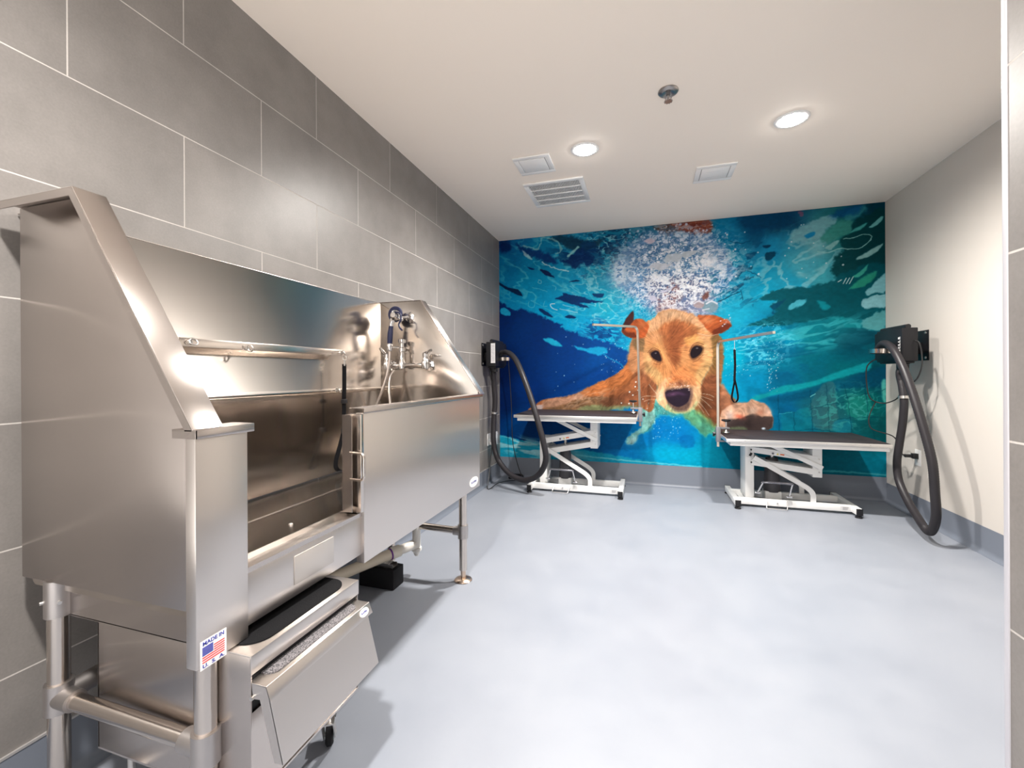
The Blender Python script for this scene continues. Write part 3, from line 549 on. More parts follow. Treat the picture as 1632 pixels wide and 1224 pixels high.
 ('P',[(2.177,0.651),(2.238,0.647),(2.289,0.66),(2.359,0.695),(2.409,0.696),(2.458,0.675),(2.532,0.677),(2.536,0.622),(2.507,0.56),(2.354,0.544),(2.187,0.555)],(66,54,52),0.0105,0.0063,1.0),
 ('B',(2.192,0.68),0.0322,0.043,0,(242,215,205),0.9,1),
 ('B',(2.274,0.671),0.0376,0.0215,-10,(225,110,85),0.85,1),
 ('B',(2.379,0.723),0.0472,0.0315,10,(238,205,185),0.8,1),
 ('B',(2.439,0.713),0.0368,0.0263,30,(190,120,95),0.7,1),
 ('B',(2.498,0.72),0.0263,0.0368,20,(240,200,180),0.8,1),
 ('B',(2.304,0.604),0.1155,0.0315,0,(48,40,42),0.6,1),
 ('P',[(2.166,0.566),(2.304,0.581),(2.329,0.543),(2.176,0.532)],(110,125,95),0.0107,0.0027,0.7),
 ('B',(2.463,0.57),0.0157,0.0105,0,(210,230,245),0.9,2),
 ('P',[(1.466,1.416),(1.478,1.553),(1.529,1.562),(1.569,1.614),(1.625,1.647),(1.708,1.661),(1.79,1.639),(1.877,1.612),(1.93,1.58),(2.046,1.558),(2.077,1.46),(2.045,1.403),(2.045,1.323),(2.06,1.243),(2.039,1.14),(1.996,1.055),(1.959,0.986),(1.948,0.922),(1.958,0.859),(1.926,0.778),(1.878,0.725),(1.807,0.694),(1.725,0.693),(1.654,0.726),(1.587,0.79),(1.559,0.849),(1.576,0.92),(1.549,0.98),(1.492,1.039),(1.458,1.129),(1.453,1.237),(1.46,1.338)],(218,152,98),0.0084,0.0084,1.0),
 ('P',[(1.569,1.608),(1.625,1.647),(1.708,1.661),(1.79,1.639),(1.877,1.612),(1.93,1.58),(2.015,1.536),(2.004,1.445),(1.919,1.494),(1.811,1.545),(1.702,1.549),(1.602,1.506),(1.534,1.461),(1.489,1.451),(1.5,1.534)],(235,182,138),0.022,0.0137,0.85),
 ('P',[(1.59,1.483),(1.68,1.55),(1.768,1.558),(1.865,1.519),(1.929,1.436),(1.865,1.403),(1.811,1.37),(1.788,1.266),(1.766,1.149),(1.722,1.126),(1.678,1.209),(1.657,1.339),(1.612,1.411)],(172,98,58),0.0288,0.0173,0.85),
 ('P',[(1.691,1.503),(1.768,1.512),(1.822,1.44),(1.778,1.354),(1.755,1.179),(1.711,1.15),(1.684,1.315)],(140,76,46),0.0281,0.0169,0.6),
 ('B',(1.545,1.413),0.069,0.0518,20,(228,165,118),0.8,1),
 ('P',[(1.821,1.381),(1.886,1.414),(1.95,1.389),(1.982,1.319),(1.929,1.344),(1.864,1.334),(1.832,1.311)],(235,172,100),0.0138,0.0083,0.85),
 ('P',[(1.488,1.32),(1.545,1.336),(1.612,1.317),(1.645,1.233),(1.623,1.198),(1.589,1.27),(1.533,1.295)],(232,168,105),0.0147,0.0088,0.85),
 ('B',(2.003,1.284),0.044,0.121,-6,(232,186,132),0.8,1),
 ('B',(1.499,1.176),0.047,0.1175,8,(230,186,130),0.75,1),
 ('B',(1.617,1.122),0.0805,0.092,10,(216,142,86),0.7,1),
 ('B',(1.885,1.101),0.0787,0.1012,-10,(212,140,84),0.7,1),
 ('P',[(1.464,1.093),(1.532,1.045),(1.577,0.962),(1.565,0.903),(1.622,1.009),(1.588,1.092),(1.521,1.14)],(214,176,118),0.0173,0.0086,0.7),
 ('P',[(2.044,1.146),(1.991,1.049),(1.948,0.963),(1.906,1.055),(1.96,1.135),(2.013,1.204)],(218,180,120),0.022,0.0083,0.7),
 ('B',(1.516,1.343),0.0294,0.094,10,(196,130,84),0.55,1),
 ('B',(1.646,1.339),0.023,0.069,12,(150,84,50),0.5,1),
 ('B',(1.832,1.311),0.0225,0.0562,-10,(150,86,52),0.45,1),
 ('B',(1.572,1.14),0.0518,0.0345,20,(196,126,78),0.55,1),
 ('B',(1.933,1.153),0.0506,0.0337,-25,(196,128,80),0.55,1),
 ('B',(1.722,1.079),0.0281,0.0675,0,(206,120,70),0.6,1),
 ('B',(1.972,1.389),0.055,0.0275,15,(226,172,126),0.7,1),
 ('B',(1.702,1.62),0.0805,0.0287,0,(240,196,156),0.7,1),
 ('S',[(1.488,1.26),(1.522,1.295),(1.561,1.3),(1.601,1.27)],0.0082,(120,72,46),0.6,0.0059,0.0029),
 ('S',[(1.853,1.264),(1.886,1.322),(1.929,1.344),(1.977,1.325)],0.0077,(120,72,46),0.6,0.0055,0.0028),
 ('S',[(1.544,1.158),(1.589,1.146),(1.628,1.169)],0.0068,(140,86,54),0.6,0.0056,0.0023),
 ('S',[(1.885,1.165),(1.928,1.182),(1.971,1.227)],0.0069,(140,86,54),0.6,0.0058,0.0023),
 ('P',[(1.576,0.867),(1.588,0.938),(1.633,0.997),(1.688,1.033),(1.776,1.079),(1.842,1.055),(1.895,0.997),(1.938,0.939),(1.953,0.847),(1.921,0.772),(1.872,0.719),(1.807,0.694),(1.725,0.693),(1.643,0.732),(1.581,0.796)],(236,186,140),0.0169,0.0113,0.9),
 ('P',[(1.699,1.021),(1.766,1.126),(1.842,1.102),(1.884,1.02),(1.916,0.951),(1.852,0.962),(1.776,0.997),(1.71,0.974),(1.655,0.939)],(228,142,84),0.022,0.0138,0.8),
 ('B',(1.754,1.009),0.069,0.046,0,(222,128,72),0.7,1),
 ('B',(1.776,0.962),0.045,0.0225,0,(120,62,45),0.7,1),
 ('B',(1.599,0.855),0.0403,0.0518,0,(246,206,178),0.8,1),
 ('B',(1.926,0.824),0.033,0.055,10,(236,202,150),0.7,1),
 ('P',[(1.665,0.78),(1.72,0.728),(1.807,0.706),(1.872,0.742),(1.905,0.801),(1.926,0.789),(1.883,0.719),(1.807,0.688),(1.72,0.687),(1.643,0.732)],(170,205,150),0.011,0.0055,0.7),
 ('P',[(1.643,0.903),(1.677,0.921),(1.754,0.927),(1.852,0.933),(1.884,0.893),(1.883,0.823),(1.862,0.771),(1.84,0.724),(1.796,0.706),(1.731,0.71),(1.687,0.75),(1.654,0.809)],(88,66,66),0.0137,0.0055,0.75),
 ('P',[(1.643,0.874),(1.666,0.903),(1.721,0.909),(1.787,0.921),(1.841,0.922),(1.862,0.893),(1.857,0.835),(1.829,0.782),(1.775,0.752),(1.731,0.751),(1.687,0.78),(1.654,0.821)],(40,30,42),0.0068,0.0028,1.0),
 ('B',(1.71,0.868),0.0506,0.0169,12,(112,74,108),0.85,1),
 ('B',(1.786,0.869),0.046,0.0144,-8,(78,54,84),0.6,1),
 ('B',(1.764,0.81),0.0675,0.0337,0,(42,34,48),0.7,1),
 ('S',[(1.687,0.745),(1.742,0.716),(1.807,0.718),(1.862,0.753)],0.0066,(150,140,125),0.6,0.0055,0.0028),
 ('P',[(1.499,1.26),(1.544,1.289),(1.589,1.276),(1.623,1.21),(1.617,1.169),(1.578,1.163),(1.533,1.194)],(95,58,40),0.0104,0.0029,0.7),
 ('P',[(1.516,1.248),(1.55,1.277),(1.584,1.27),(1.606,1.222),(1.611,1.181),(1.578,1.181),(1.538,1.206)],(32,22,30),0.0058,0.0012,1.0),
 ('P',[(1.853,1.23),(1.875,1.31),(1.929,1.326),(1.976,1.308),(1.976,1.262),(1.939,1.211),(1.885,1.183)],(95,60,42),0.0099,0.0027,0.7),
 ('P',[(1.864,1.241),(1.88,1.293),(1.918,1.315),(1.961,1.302),(1.966,1.268),(1.934,1.222),(1.885,1.2)],(30,22,28),0.0055,0.0011,1.0),
 ('B',(1.561,1.253),0.009,0.0067,0,(130,120,130),0.8,2),
 ('B',(1.923,1.292),0.011,0.0071,0,(140,130,135),0.8,2),
 ('B',(1.621,0.797),0.0172,0.0345,0,(214,160,118),0.5,1),
 ('B',(1.894,0.8),0.0169,0.0394,0,(206,156,112),0.5,1),
 ('B',(1.677,0.956),0.0345,0.023,30,(214,136,92),0.6,1),
 ('B',(1.863,0.962),0.033,0.022,-30,(208,134,90),0.6,1),
 ('T','blot',(1.765,0.997),0.135,0.0562,(150,84,54),0.45,60,1.3,0,0.56,70),
 ('P',[(1.466,1.416),(1.385,1.394),(1.31,1.415),(1.257,1.459),(1.263,1.531),(1.304,1.517),(1.363,1.575),(1.432,1.584),(1.478,1.553),(1.5,1.498)],(190,92,48),0.0088,0.0059,1.0),
 ('P',[(1.257,1.471),(1.264,1.537),(1.299,1.602),(1.358,1.666),(1.363,1.587),(1.351,1.552),(1.304,1.517)],(66,36,36),0.007,0.0029,1.0),
 ('P',[(1.263,1.495),(1.316,1.457),(1.374,1.455),(1.385,1.406),(1.304,1.415),(1.263,1.452)],(88,38,26),0.0108,0.0072,0.85),
 ('B',(1.438,1.524),0.0411,0.0411,0,(212,122,72),0.8,1),
 ('P',[(1.93,1.586),(1.983,1.595),(2.072,1.585),(2.13,1.566),(2.191,1.535),(2.212,1.494),(2.181,1.456),(2.129,1.424),(2.056,1.415),(1.993,1.48)],(190,94,50),0.0083,0.0083,1.0),
 ('P',[(2.056,1.443),(2.119,1.492),(2.181,1.518),(2.212,1.494),(2.181,1.456),(2.129,1.424),(2.066,1.414)],(88,36,24),0.0108,0.0081,0.85),
 ('B',(2.004,1.543),0.0563,0.0338,-5,(214,138,90),0.8,1),
 ('B',(2.181,1.53),0.0269,0.0215,0,(205,120,100),0.6,1),
 ('D',10,2.119,1.483,2.201,1.589,0.0032,0.0064,(225,225,235),0.8,62,0),
 ('FUR',),
 ('D',40,1.677,0.904,1.862,0.968,0.0017,0.0046,(235,215,215),0.7,63,0),
 ('S',[(1.565,0.843),(1.474,0.848),(1.417,0.83)],0.0029,(235,225,200),0.7,0.0029,0.0),
 ('S',[(1.565,0.814),(1.497,0.813),(1.451,0.794)],0.0029,(235,225,200),0.7,0.0029,0.0),
 ('S',[(1.571,0.867),(1.531,0.914),(1.498,0.962)],0.0029,(235,225,200),0.7,0.0029,0.0),
 ('S',[(1.948,0.876),(2.022,0.865),(2.064,0.843)],0.0027,(235,225,200),0.7,0.0027,0.0),
 ('S',[(1.948,0.853),(2.011,0.831),(2.053,0.814)],0.0027,(235,225,200),0.7,0.0027,0.0),
 ('S',[(1.948,0.836),(2.0,0.79),(2.042,0.745)],0.0028,(235,225,200),0.7,0.0028,0.0),
 ('S',[(1.932,0.801),(1.979,0.744),(2.021,0.676)],0.0028,(235,225,200),0.7,0.0028,0.0),
 ('S',[(1.926,0.778),(1.958,0.732),(1.979,0.698)],0.0027,(235,225,200),0.7,0.0027,0.0),
 ('D',8,1.243,0.767,1.587,1.065,0.0048,0.0108,(230,240,240),0.9,64,0),
 ('D',30,1.474,0.561,1.642,0.795,0.0023,0.0069,(190,235,235),0.6,65,0),
 ('S',[(1.929,1.43),(2.024,1.404),(2.108,1.419)],0.0044,(225,205,190),0.5,0.0033,0.0),
]
MX0, MX1, MZ0, MZ1 = 0.0, 3.358, 0.197, 2.463

def paint_mural(nx, nz):
    """Paints the printed wallpaper picture on a grid of nx x nz points, in wall metres; returns linear RGB."""
    xs = np.linspace(MX0, MX1, nx); zs = np.linspace(MZ0, MZ1, nz)
    X, Z = np.meshgrid(xs, zs)
    def lattice(seed):
        return np.random.RandomState(seed).rand(64, 64)
    def vnoise(x, y, seed):
        L = lattice(seed)
        xi = np.floor(x).astype(int); yi = np.floor(y).astype(int)
        fx = x - xi; fy = y - yi
        fx = fx*fx*(3-2*fx); fy = fy*fy*(3-2*fy)
        a = L[xi % 64, yi % 64]; b = L[(xi+1) % 64, yi % 64]
        c = L[xi % 64, (yi+1) % 64]; d = L[(xi+1) % 64, (yi+1) % 64]
        return (a*(1-fx)+b*fx)*(1-fy) + (c*(1-fx)+d*fx)*fy
    def fbm(x, y, seed, octv=3):
        s = 0; w = 1; t = 0
        for i in range(octv):
            s = s + w*vnoise(x*2**i + 7.3*i, y*2**i + 3.1*i, seed+i); t += w; w *= .5
        return s/t
    def sm(t):
        t = np.clip(t, 0, 1); return t*t*(3-2*t)
    JX = fbm(X*34, Z*34, 901) - .5; JZ = fbm(X*34, Z*34, 911) - .5
    C = np.zeros((nz, nx, 3)); dog = np.zeros((nz, nx)); indog = [False]
    def window(x0, x1, z0, z1):
        i0 = max(0, np.searchsorted(xs, x0)); i1 = min(nx, np.searchsorted(xs, x1)+1)
        j0 = max(0, np.searchsorted(zs, z0)); j1 = min(nz, np.searchsorted(zs, z1)+1)
        return (slice(j0, j1), slice(i0, i1))
    def smooth_poly(P, closed=True):
        P = np.array(P, float); out = []; n = len(P)
        for i in range(n if closed else n-1):
            if closed:
                p0, p1, p2, p3 = P[(i-1) % n], P[i], P[(i+1) % n], P[(i+2) % n]
            else:
                p0, p1, p2, p3 = P[max(i-1, 0)], P[i], P[i+1], P[min(i+2, n-1)]
            for t in (0, 1/3., 2/3.):
                out.append(.5*((2*p1)+(-p0+p2)*t+(2*p0-5*p1+4*p2-p3)*t*t+(-p0+3*p1-3*p2+p3)*t**3))
        if not closed: out.append(P[-1])
        return np.array(out)
    def seg_dist(x, z, P, closed):
        best = np.full(x.shape, 1e9); inside = np.zeros(x.shape, bool)
        n = len(P)
        for i in range(n if closed else n-1):
            ax, az = P[i]; bx, bz = P[(i+1) % n]
            dx, dz = bx-ax, bz-az; L = dx*dx+dz*dz+1e-12
            t = np.clip(((x-ax)*dx+(z-az)*dz)/L, 0, 1)
            best = np.minimum(best, (x-ax-t*dx)**2+(z-az-t*dz)**2)
            if closed and abs(dz) > 1e-9:
                inside ^= ((az > z) != (bz > z)) & (x < dx*(z-az)/dz+ax)
        return np.sqrt(best), inside
    def blend(w, m, col):
        m = m[..., None]
        C[w] = C[w]*(1-m) + np.asarray(col, float)*m
        if indog[0]: dog[w] = np.maximum(dog[w], m[..., 0])
    def poly_mask(P, soft, jit):
        P = smooth_poly(P); pad = 2*soft + jit + .01
        w = window(P[:, 0].min()-pad, P[:, 0].max()+pad, P[:, 1].min()-pad, P[:, 1].max()+pad)
        x = X[w] + JX[w]*jit*2.5; z = Z[w] + JZ[w]*jit*2.5
        d, ins = seg_dist(x, z, P, True)
        d = np.where(ins, d, -d)
        return w, sm(.5 + d/(2*soft+1e-6))
    def idw(x, z, pts, p=2.6):
        acc = np.zeros(x.shape+(3,)); tot = np.zeros(x.shape)
        wx = x + (fbm(x*5, z*5, 77)-.5)*.14; wz = z + (fbm(x*5, z*5, 87)-.5)*.14
        for a, b, r, g, bl in pts:
            wt = 1/((wx-a)**2+(wz-b)**2+.0015)**(p/2*1.25)
            acc += wt[..., None]*np.array([r, g, bl], float); tot += wt
        return acc/tot[..., None]
    for o in MURAL:
        k = o[0]
        if k == 'F': C[:] = idw(X, Z, o[1])
        elif k == 'FP':
            w, m = poly_mask(o[1], o[2], o[3]); f = idw(X[w], Z[w], o[4]); m = m[..., None]
            C[w] = C[w]*(1-m) + f*m
        elif k == 'P':
            w, m = poly_mask(o[1], o[3], o[4]); blend(w, m*o[5], o[2])
        elif k == 'B':
            (cx, cz), rx, rz, ang, col, a, p = o[1:]
            r = max(rx, rz)*2.2; w = window(cx-r, cx+r, cz-r, cz+r)
            c, s = math.cos(math.radians(ang)), math.sin(math.radians(ang))
            u = ((X[w]-cx)*c+(Z[w]-cz)*s)/rx; v = (-(X[w]-cx)*s+(Z[w]-cz)*c)/rz
            blend(w, a*np.exp(-(u*u+v*v)**p), col)
        elif k == 'S':
            P, wd, col, a, soft, jit = o[1:]
            P = smooth_poly(P, False); pad = wd+soft+jit+.02
            w = window(P[:, 0].min()-pad, P[:, 0].max()+pad, P[:, 1].min()-pad, P[:, 1].max()+pad)
            d, _ = seg_dist(X[w]+JX[w]*jit*2.5, Z[w]+JZ[w]*jit*2.5, P, False)
            d0 = indog[0]; indog[0] = False
            blend(w, a*sm(.5+(wd*.5-d)/(soft+1e-6)), col); indog[0] = d0
        elif k == 'D':
            n, x0, z0, x1, z1, r0, r1, col, a, seed, ell = o[1:]
            R = np.random.RandomState(seed); d0 = indog[0]; indog[0] = False
            for i in range(n):
                cx, cz = R.uniform(x0, x1), R.uniform(z0, z1); r = r0+(r1-r0)*R.rand()**2
                w = window(cx-2*r, cx+2*r, cz-2*r, cz+2*r)
                d = np.hypot(X[w]-cx, Z[w]-cz)
                blend(w, a*sm(.5+(r-d)/.004), col)
            indog[0] = d0
        elif k == 'T':
            kind, (cx, cz), rx, rz, col, a, fq, asp, ang, thr, seed = o[1:]
            w = window(cx-rx*1.6, cx+rx*1.6, cz-rz*1.6, cz+rz*1.6)
            c, s = math.cos(math.radians(ang)), math.sin(math.radians(ang))
            u = (X[w]-cx)*c+(Z[w]-cz)*s; v = -(X[w]-cx)*s+(Z[w]-cz)*c
            uu = u*fq/asp*1.3; vv = v*fq*1.3
            uu = uu + 1.2*(fbm(uu*.6+9, vv*.6, seed+200)-.5); vv = vv + 1.4*(fbm(uu*.6, vv*.6+5, seed+300)-.5)
            f = fbm(uu+50, vv+50, seed)
            e = sm(1.35-np.sqrt((u/rx)**2+(v/rz)**2))
            if kind == 'ridge': m = sm((1-2.6*np.abs(f-.5)-thr)/.16)
            else: m = sm((f-thr)/.06)
            d0 = indog[0]; indog[0] = False
            blend(w, a*m*e, col); indog[0] = d0
        elif k == 'DOG': indog[0] = True
        elif k == 'FUR':
            indog[0] = False
            nx_, nz_ = 1.62, 1.28                      # fur grows outwards from the bridge of the nose
            th = np.arctan2(Z-nz_, X-nx_); r = np.hypot(X-nx_, Z-nz_)
            th = th + .25*(fbm(X*7, Z*7, 21)-.5)
            f = fbm(th*26, r*9, 31) - .5; g = fbm(th*70+3, r*16, 41) - .5; h = fbm(X*16, Z*16, 51)-.5
            amp = (dog > .5)*(C.sum(-1) > 200)
            q = fbm(th*40+9, r*30, 71)-.5
            C *= (1 + amp*(-.10+.26*f+.24*g+.30*h+.22*q))[..., None]
    C *= (1 + .16*(fbm(X*40, Z*60, 61)-.5))[..., None]
    C = np.clip(C, 0, 255)/255
    return np.where(C <= .04045, C/12.92, ((C+.055)/1.055)**2.4)


def build_mural():
    nx, nz = 840, 568
    rgb = paint_mural(nx, nz)
    me = bpy.data.meshes.new('wall_mural')
    xs = np.linspace(MX0+.002, MX1-.002, nx); zs = np.linspace(MZ0, MZ1-.001, nz)
    X, Z = np.meshgrid(xs, zs)
    co = np.stack([X, np.full_like(X, YB-.0025), Z], -1).reshape(-1, 3).astype(np.float32)
    i = np.arange(nz-1)[:, None]*nx + np.arange(nx-1)[None, :]
    q = np.stack([i, i+1, i+1+nx, i+nx], -1).reshape(-1, 4).astype(np.int32)
    me.vertices.add(len(co)); me.vertices.foreach_set('co', co.ravel())
    me.loops.add(q.size); me.loops.foreach_set('vertex_index', q.ravel())
    me.polygons.add(len(q)); me.polygons.foreach_set('loop_start', np.arange(0, q.size, 4, dtype=np.int32))
    me.update(calc_edges=True)
    at = me.color_attributes.new('print', 'FLOAT_COLOR', 'POINT')
    at.data.foreach_set('color', np.concatenate([rgb, np.ones((nz, nx, 1))], -1).reshape(-1).astype(np.float32))
    m = mat('printed_vinyl_wallpaper', (.1, .3, .5), .5, 0, .06); nt, N, L, b = nodes(m)
    a = N.new('ShaderNodeAttribute'); a.attribute_name = 'print'
    g = N.new('ShaderNodeVectorMath'); g.operation = 'SCALE'; g.inputs['Scale'].default_value = MURAL_GAIN
    L.new(a.outputs['Color'], g.inputs[0]); L.new(g.outputs[0], b.inputs['Base Color'])
    me.materials.append(m)
    o = bpy.data.objects.new('wall_mural', me); COL.objects.link(o)
    tag(o, 'printed wall mural of a golden dog swimming underwater in blue water', 'mural')
build_mural()

# ---------------------------------------------------------------- ceiling fixtures
def downlight(x, y, label):
    t = thing('recessed_downlight', label, 'ceiling light', (x, y, H), 'recessed ceiling downlights')
    MB().lathe([(.064, -.0005), (.066, -.005), (.078, -.006), (.086, -.003), (.087, -.0002), (.064, -.0002)], (x, y, H)).build('trim_ring', WHITE_PL, t)
    MB().lathe([(.065, -.001), (.064, -.006), (.055, -.012), (.038, -.0165), (.018, -.019), (.0, -.0195)], (x, y, H)).build('lens', LENS, t)
    ld = bpy.data.lights.new('downlight_lamp', 'SPOT'); ld.energy = LAMP_POWER; ld.color = (1.0, .955, .90)
    ld.spot_size = math.radians(170); ld.spot_blend = .9; ld.shadow_soft_size = .055
    lo = bpy.data.objects.new('downlight_lamp', ld); link(lo, t); lo.location = (0, 0, -.04)
    return t
downlight(1.114, 2.711, 'round lit ceiling downlight above the left part of the room, near the square vents')
downlight(2.249, 2.740, 'round lit ceiling downlight on the right, beyond the sprinkler')
downlight(1.0, .12, 'round lit ceiling downlight above the near end of the steel tub')

def flat_vent(x0, x1, y0, y1, label, slot):
    t = thing('ceiling_vent', label, 'vent', ((x0+x1)/2, (y0+y1)/2, H))
    m = MB(); w = .034
    m.box(x0, x1, y0, y0+w, H-.009, H-.0003, .002).box(x0, x1, y1-w, y1, H-.009, H-.0003, .002)
    m.box(x0, x0+w, y0+w, y1-w, H-.009, H-.0003, .002).box(x1-w, x1, y0+w, y1-w, H-.009, H-.0003, .002)
    m.build('frame', WHITE_PL, t)
    MB().box(x0+w+.003, x1-w-.003, y0+w+.003, y1-w-.003, H-.011, H-.003, .002).build('cover_plate', WHITE_PL, t)
    MB().box(x0+w*.8, x1-w*.8, y0+w*.8, y1-w*.8, H-.0028, H-.0004).build('backing', GRILLE_DARK, t)
    if slot:
        s = MB(); s.box(x0+.07, x1-.07, y0+.085, y0+.087, H-.0116, H-.0108).box(x0+.07, x1-.07, y1-.09, y1-.088, H-.0116, H-.0108)
        s.build_each('moulded_line', mat('pale_grey_line', (.6, .6, .6), .5), t)
flat_vent(.646, .889, 2.680, 2.925, 'plain square white ceiling vent cover on the left, nearer than the slatted grille', False)
flat_vent(1.808, 2.060, 3.172, 3.430, 'plain square white ceiling vent cover on the right, by itself', True)

def slat_grille(x0, x1, y0, y1):
    t = thing('ceiling_grille', 'large square white slatted return air grille on the ceiling', 'vent', ((x0+x1)/2, (y0+y1)/2, H))
    m = MB(); w = .034
    m.box(x0, x1, y0, y0+w, H-.012, H-.0003, .003).box(x0, x1, y1-w, y1, H-.012, H-.0003, .003)
    m.box(x0, x0+w, y0+w, y1-w, H-.012, H-.0003, .003).box(x1-w, x1, y0+w, y1-w, H-.012, H-.0003, .003)
    m.build('frame', WHITE_PL, t)
    MB().box(x0+w, x1-w, y0+w, y1-w, H-.0015, H-.0003).build('backing', GRILLE_DARK, t)
    s = MB(); n = 34; L = (x1-x0-2*w)
    for k in range(n):
        x = x0+w+L*(k+.5)/n
        M_ = Matrix.Translation((x, 0, H-.006)) @ Matrix.Rotation(math.radians(28), 4, 'Y')
        s.box(-.0045, .0045, y0+w, y1-w, -.0007, .0007, 0, M_)
    s.build('slats', WHITE_PL, t)
    c = MB()
    for k in (1, 2, 3):
        y = y0+w+(y1-y0-2*w)*k/4; c.box(x0+w, x1-w, y-.006, y+.006, H-.0115, H-.004, .001)
    c.build('cross_bars', WHITE_PL, t)
slat_grille(.609, 1.054, 3.064, 3.515)

def sprinkler(x, y):
    t = thing('fire_sprinkler', 'chrome fire sprinkler head hanging from the ceiling', 'sprinkler', (x, y, H))
    MB().lathe([(.0, -.001), (.047, -.0005), (.049, -.004), (.044, -.010), (.030, -.014), (.016, -.006), (.0, -.006)], (x, y, H)).build('escutcheon', SPRINK, t)
    MB().lathe([(.010, -.004), (.010, -.022), (.006, -.024), (.004, -.036), (.004, -.050), (.0, -.050)], (x, y, H), seg=16).build('body', SPRINK, t)
    m = MB()
    for s in (-1, 1): m.tube(smooth_path([(x+.009*s, y, H-.020), (x+.015*s, y, H-.032), (x+.010*s, y, H-.044), (x+.002*s, y, H-.051)], 5), .002, 8)
    m.build_each('frame_arm', SPRINK, t)
    d = MB(); d.lathe([(.0, -.052), (.016, -.052), (.016, -.0535), (.0, -.0535)], (x, y, H), seg=20)
    for k in range(10):
        a = 2*math.pi*k/10; d.box(.015, .021, -.003, .003, -.0535, -.052, 0, Matrix.Translation((x, y, H)) @ Matrix.Rotation(a, 4, 'Z'))
    d.build('deflector', SPRINK, t)
sprinkler(1.584, 2.278)

# ---------------------------------------------------------------- the dog wash tub
YL, YR = .635, 2.085          # outer faces of the side panels
tub = thing('dog_wash_tub', 'large stainless steel dog grooming bath tub on tubular legs along the tiled wall', 'tub', (.35, 1.36, 0))
PROF = [(.048, 1.465), (.310, 1.465), (.655, .958), (.662, .945)]     # top edge of the side panels, (x, z)

def side_panel(y0, y1, ylip0, ylip1, yout, bottom, m):
    inner = offset_line(PROF[:3], .004)
    p = MB().prism([(.050, bottom)] + inner[:2] + [(.640, inner[1][1]-(.640-inner[1][0])*(1.465-.958)/(.655-.310)), (.640, bottom)], y0, y1, 'y', .0015)
    s = p.build('side_panel', m, tub)
    low = offset_line(PROF[:3], .003); top = PROF[:3]
    MB().prism(top + low[::-1], ylip0, ylip1, 'y', .0008).build('top_rim', STEEL_V, s)
    fl = offset_line(PROF[:3], .019)
    MB().prism(low + fl[::-1], min(yout, yout+.0025), max(yout, yout+.0025), 'y').build('rim_flange', STEEL_V, s)
    return s
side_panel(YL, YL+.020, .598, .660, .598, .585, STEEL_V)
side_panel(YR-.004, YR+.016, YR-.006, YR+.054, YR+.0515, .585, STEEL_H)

# back of the tub, with a rolled bend along it
bp = [(.046, 1.460), (.060, 1.460), (.060, .998), (.064, .992), (.066, .986), (.064, .980), (.058, .974), (.062, .60), (.050, .60), (.046, .62)]
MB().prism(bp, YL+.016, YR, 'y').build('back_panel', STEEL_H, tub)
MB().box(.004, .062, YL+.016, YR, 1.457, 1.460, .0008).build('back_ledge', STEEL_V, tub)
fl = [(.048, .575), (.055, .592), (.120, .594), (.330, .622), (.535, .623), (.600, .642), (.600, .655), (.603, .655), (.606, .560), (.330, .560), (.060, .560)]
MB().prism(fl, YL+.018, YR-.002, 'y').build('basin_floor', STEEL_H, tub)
MB().box(.335, .345, YL+.03, YR-.01, .6225, .6245).build('floor_seam', STEEL_V, tub)
MB().ball((.47, 1.02, .623), .006, (1, 1, .5)).build('floor_rivet', ZINC, tub)

# front: narrow panel on the left, low sill in the middle, wide panel on the right
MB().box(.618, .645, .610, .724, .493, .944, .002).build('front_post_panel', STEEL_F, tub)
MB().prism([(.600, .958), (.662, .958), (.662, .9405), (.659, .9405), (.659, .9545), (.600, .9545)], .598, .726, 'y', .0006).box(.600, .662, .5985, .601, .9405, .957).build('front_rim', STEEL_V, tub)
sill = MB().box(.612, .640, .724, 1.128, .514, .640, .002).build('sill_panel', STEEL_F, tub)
MB().prism([(.597, .652), (.600, .652), (.600, .642), (.642, .642), (.642, .630), (.640, .630), (.640, .640), (.597, .640)], .724, 1.128, 'y').build('sill_track', STEEL_V, sill)
pl = MB().box(.640, .6425, .856, .996, .543, .614, .001).build('label_plate', mat('bare_metal_label', (.60, .56, .53), .45, .8), sill)
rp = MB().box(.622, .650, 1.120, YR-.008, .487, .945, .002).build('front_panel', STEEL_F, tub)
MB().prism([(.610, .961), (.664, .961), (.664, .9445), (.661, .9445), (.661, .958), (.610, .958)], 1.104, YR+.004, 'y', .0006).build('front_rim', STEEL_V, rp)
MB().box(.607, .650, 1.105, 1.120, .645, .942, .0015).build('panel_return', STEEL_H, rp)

# sliding door behind the right panel, seen by its leading edge and its D handle
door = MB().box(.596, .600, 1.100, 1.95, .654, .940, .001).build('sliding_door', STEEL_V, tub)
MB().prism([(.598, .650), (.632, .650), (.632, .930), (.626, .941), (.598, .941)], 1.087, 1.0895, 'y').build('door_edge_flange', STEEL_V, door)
h = round_corners([(.628, 1.086, .829), (.678, 1.082, .829), (.678, 1.082, .750), (.628, 1.086, .750)], .016, 6)
MB().tube(h, .0042, 12).build('door_handle', STEEL_P, door)

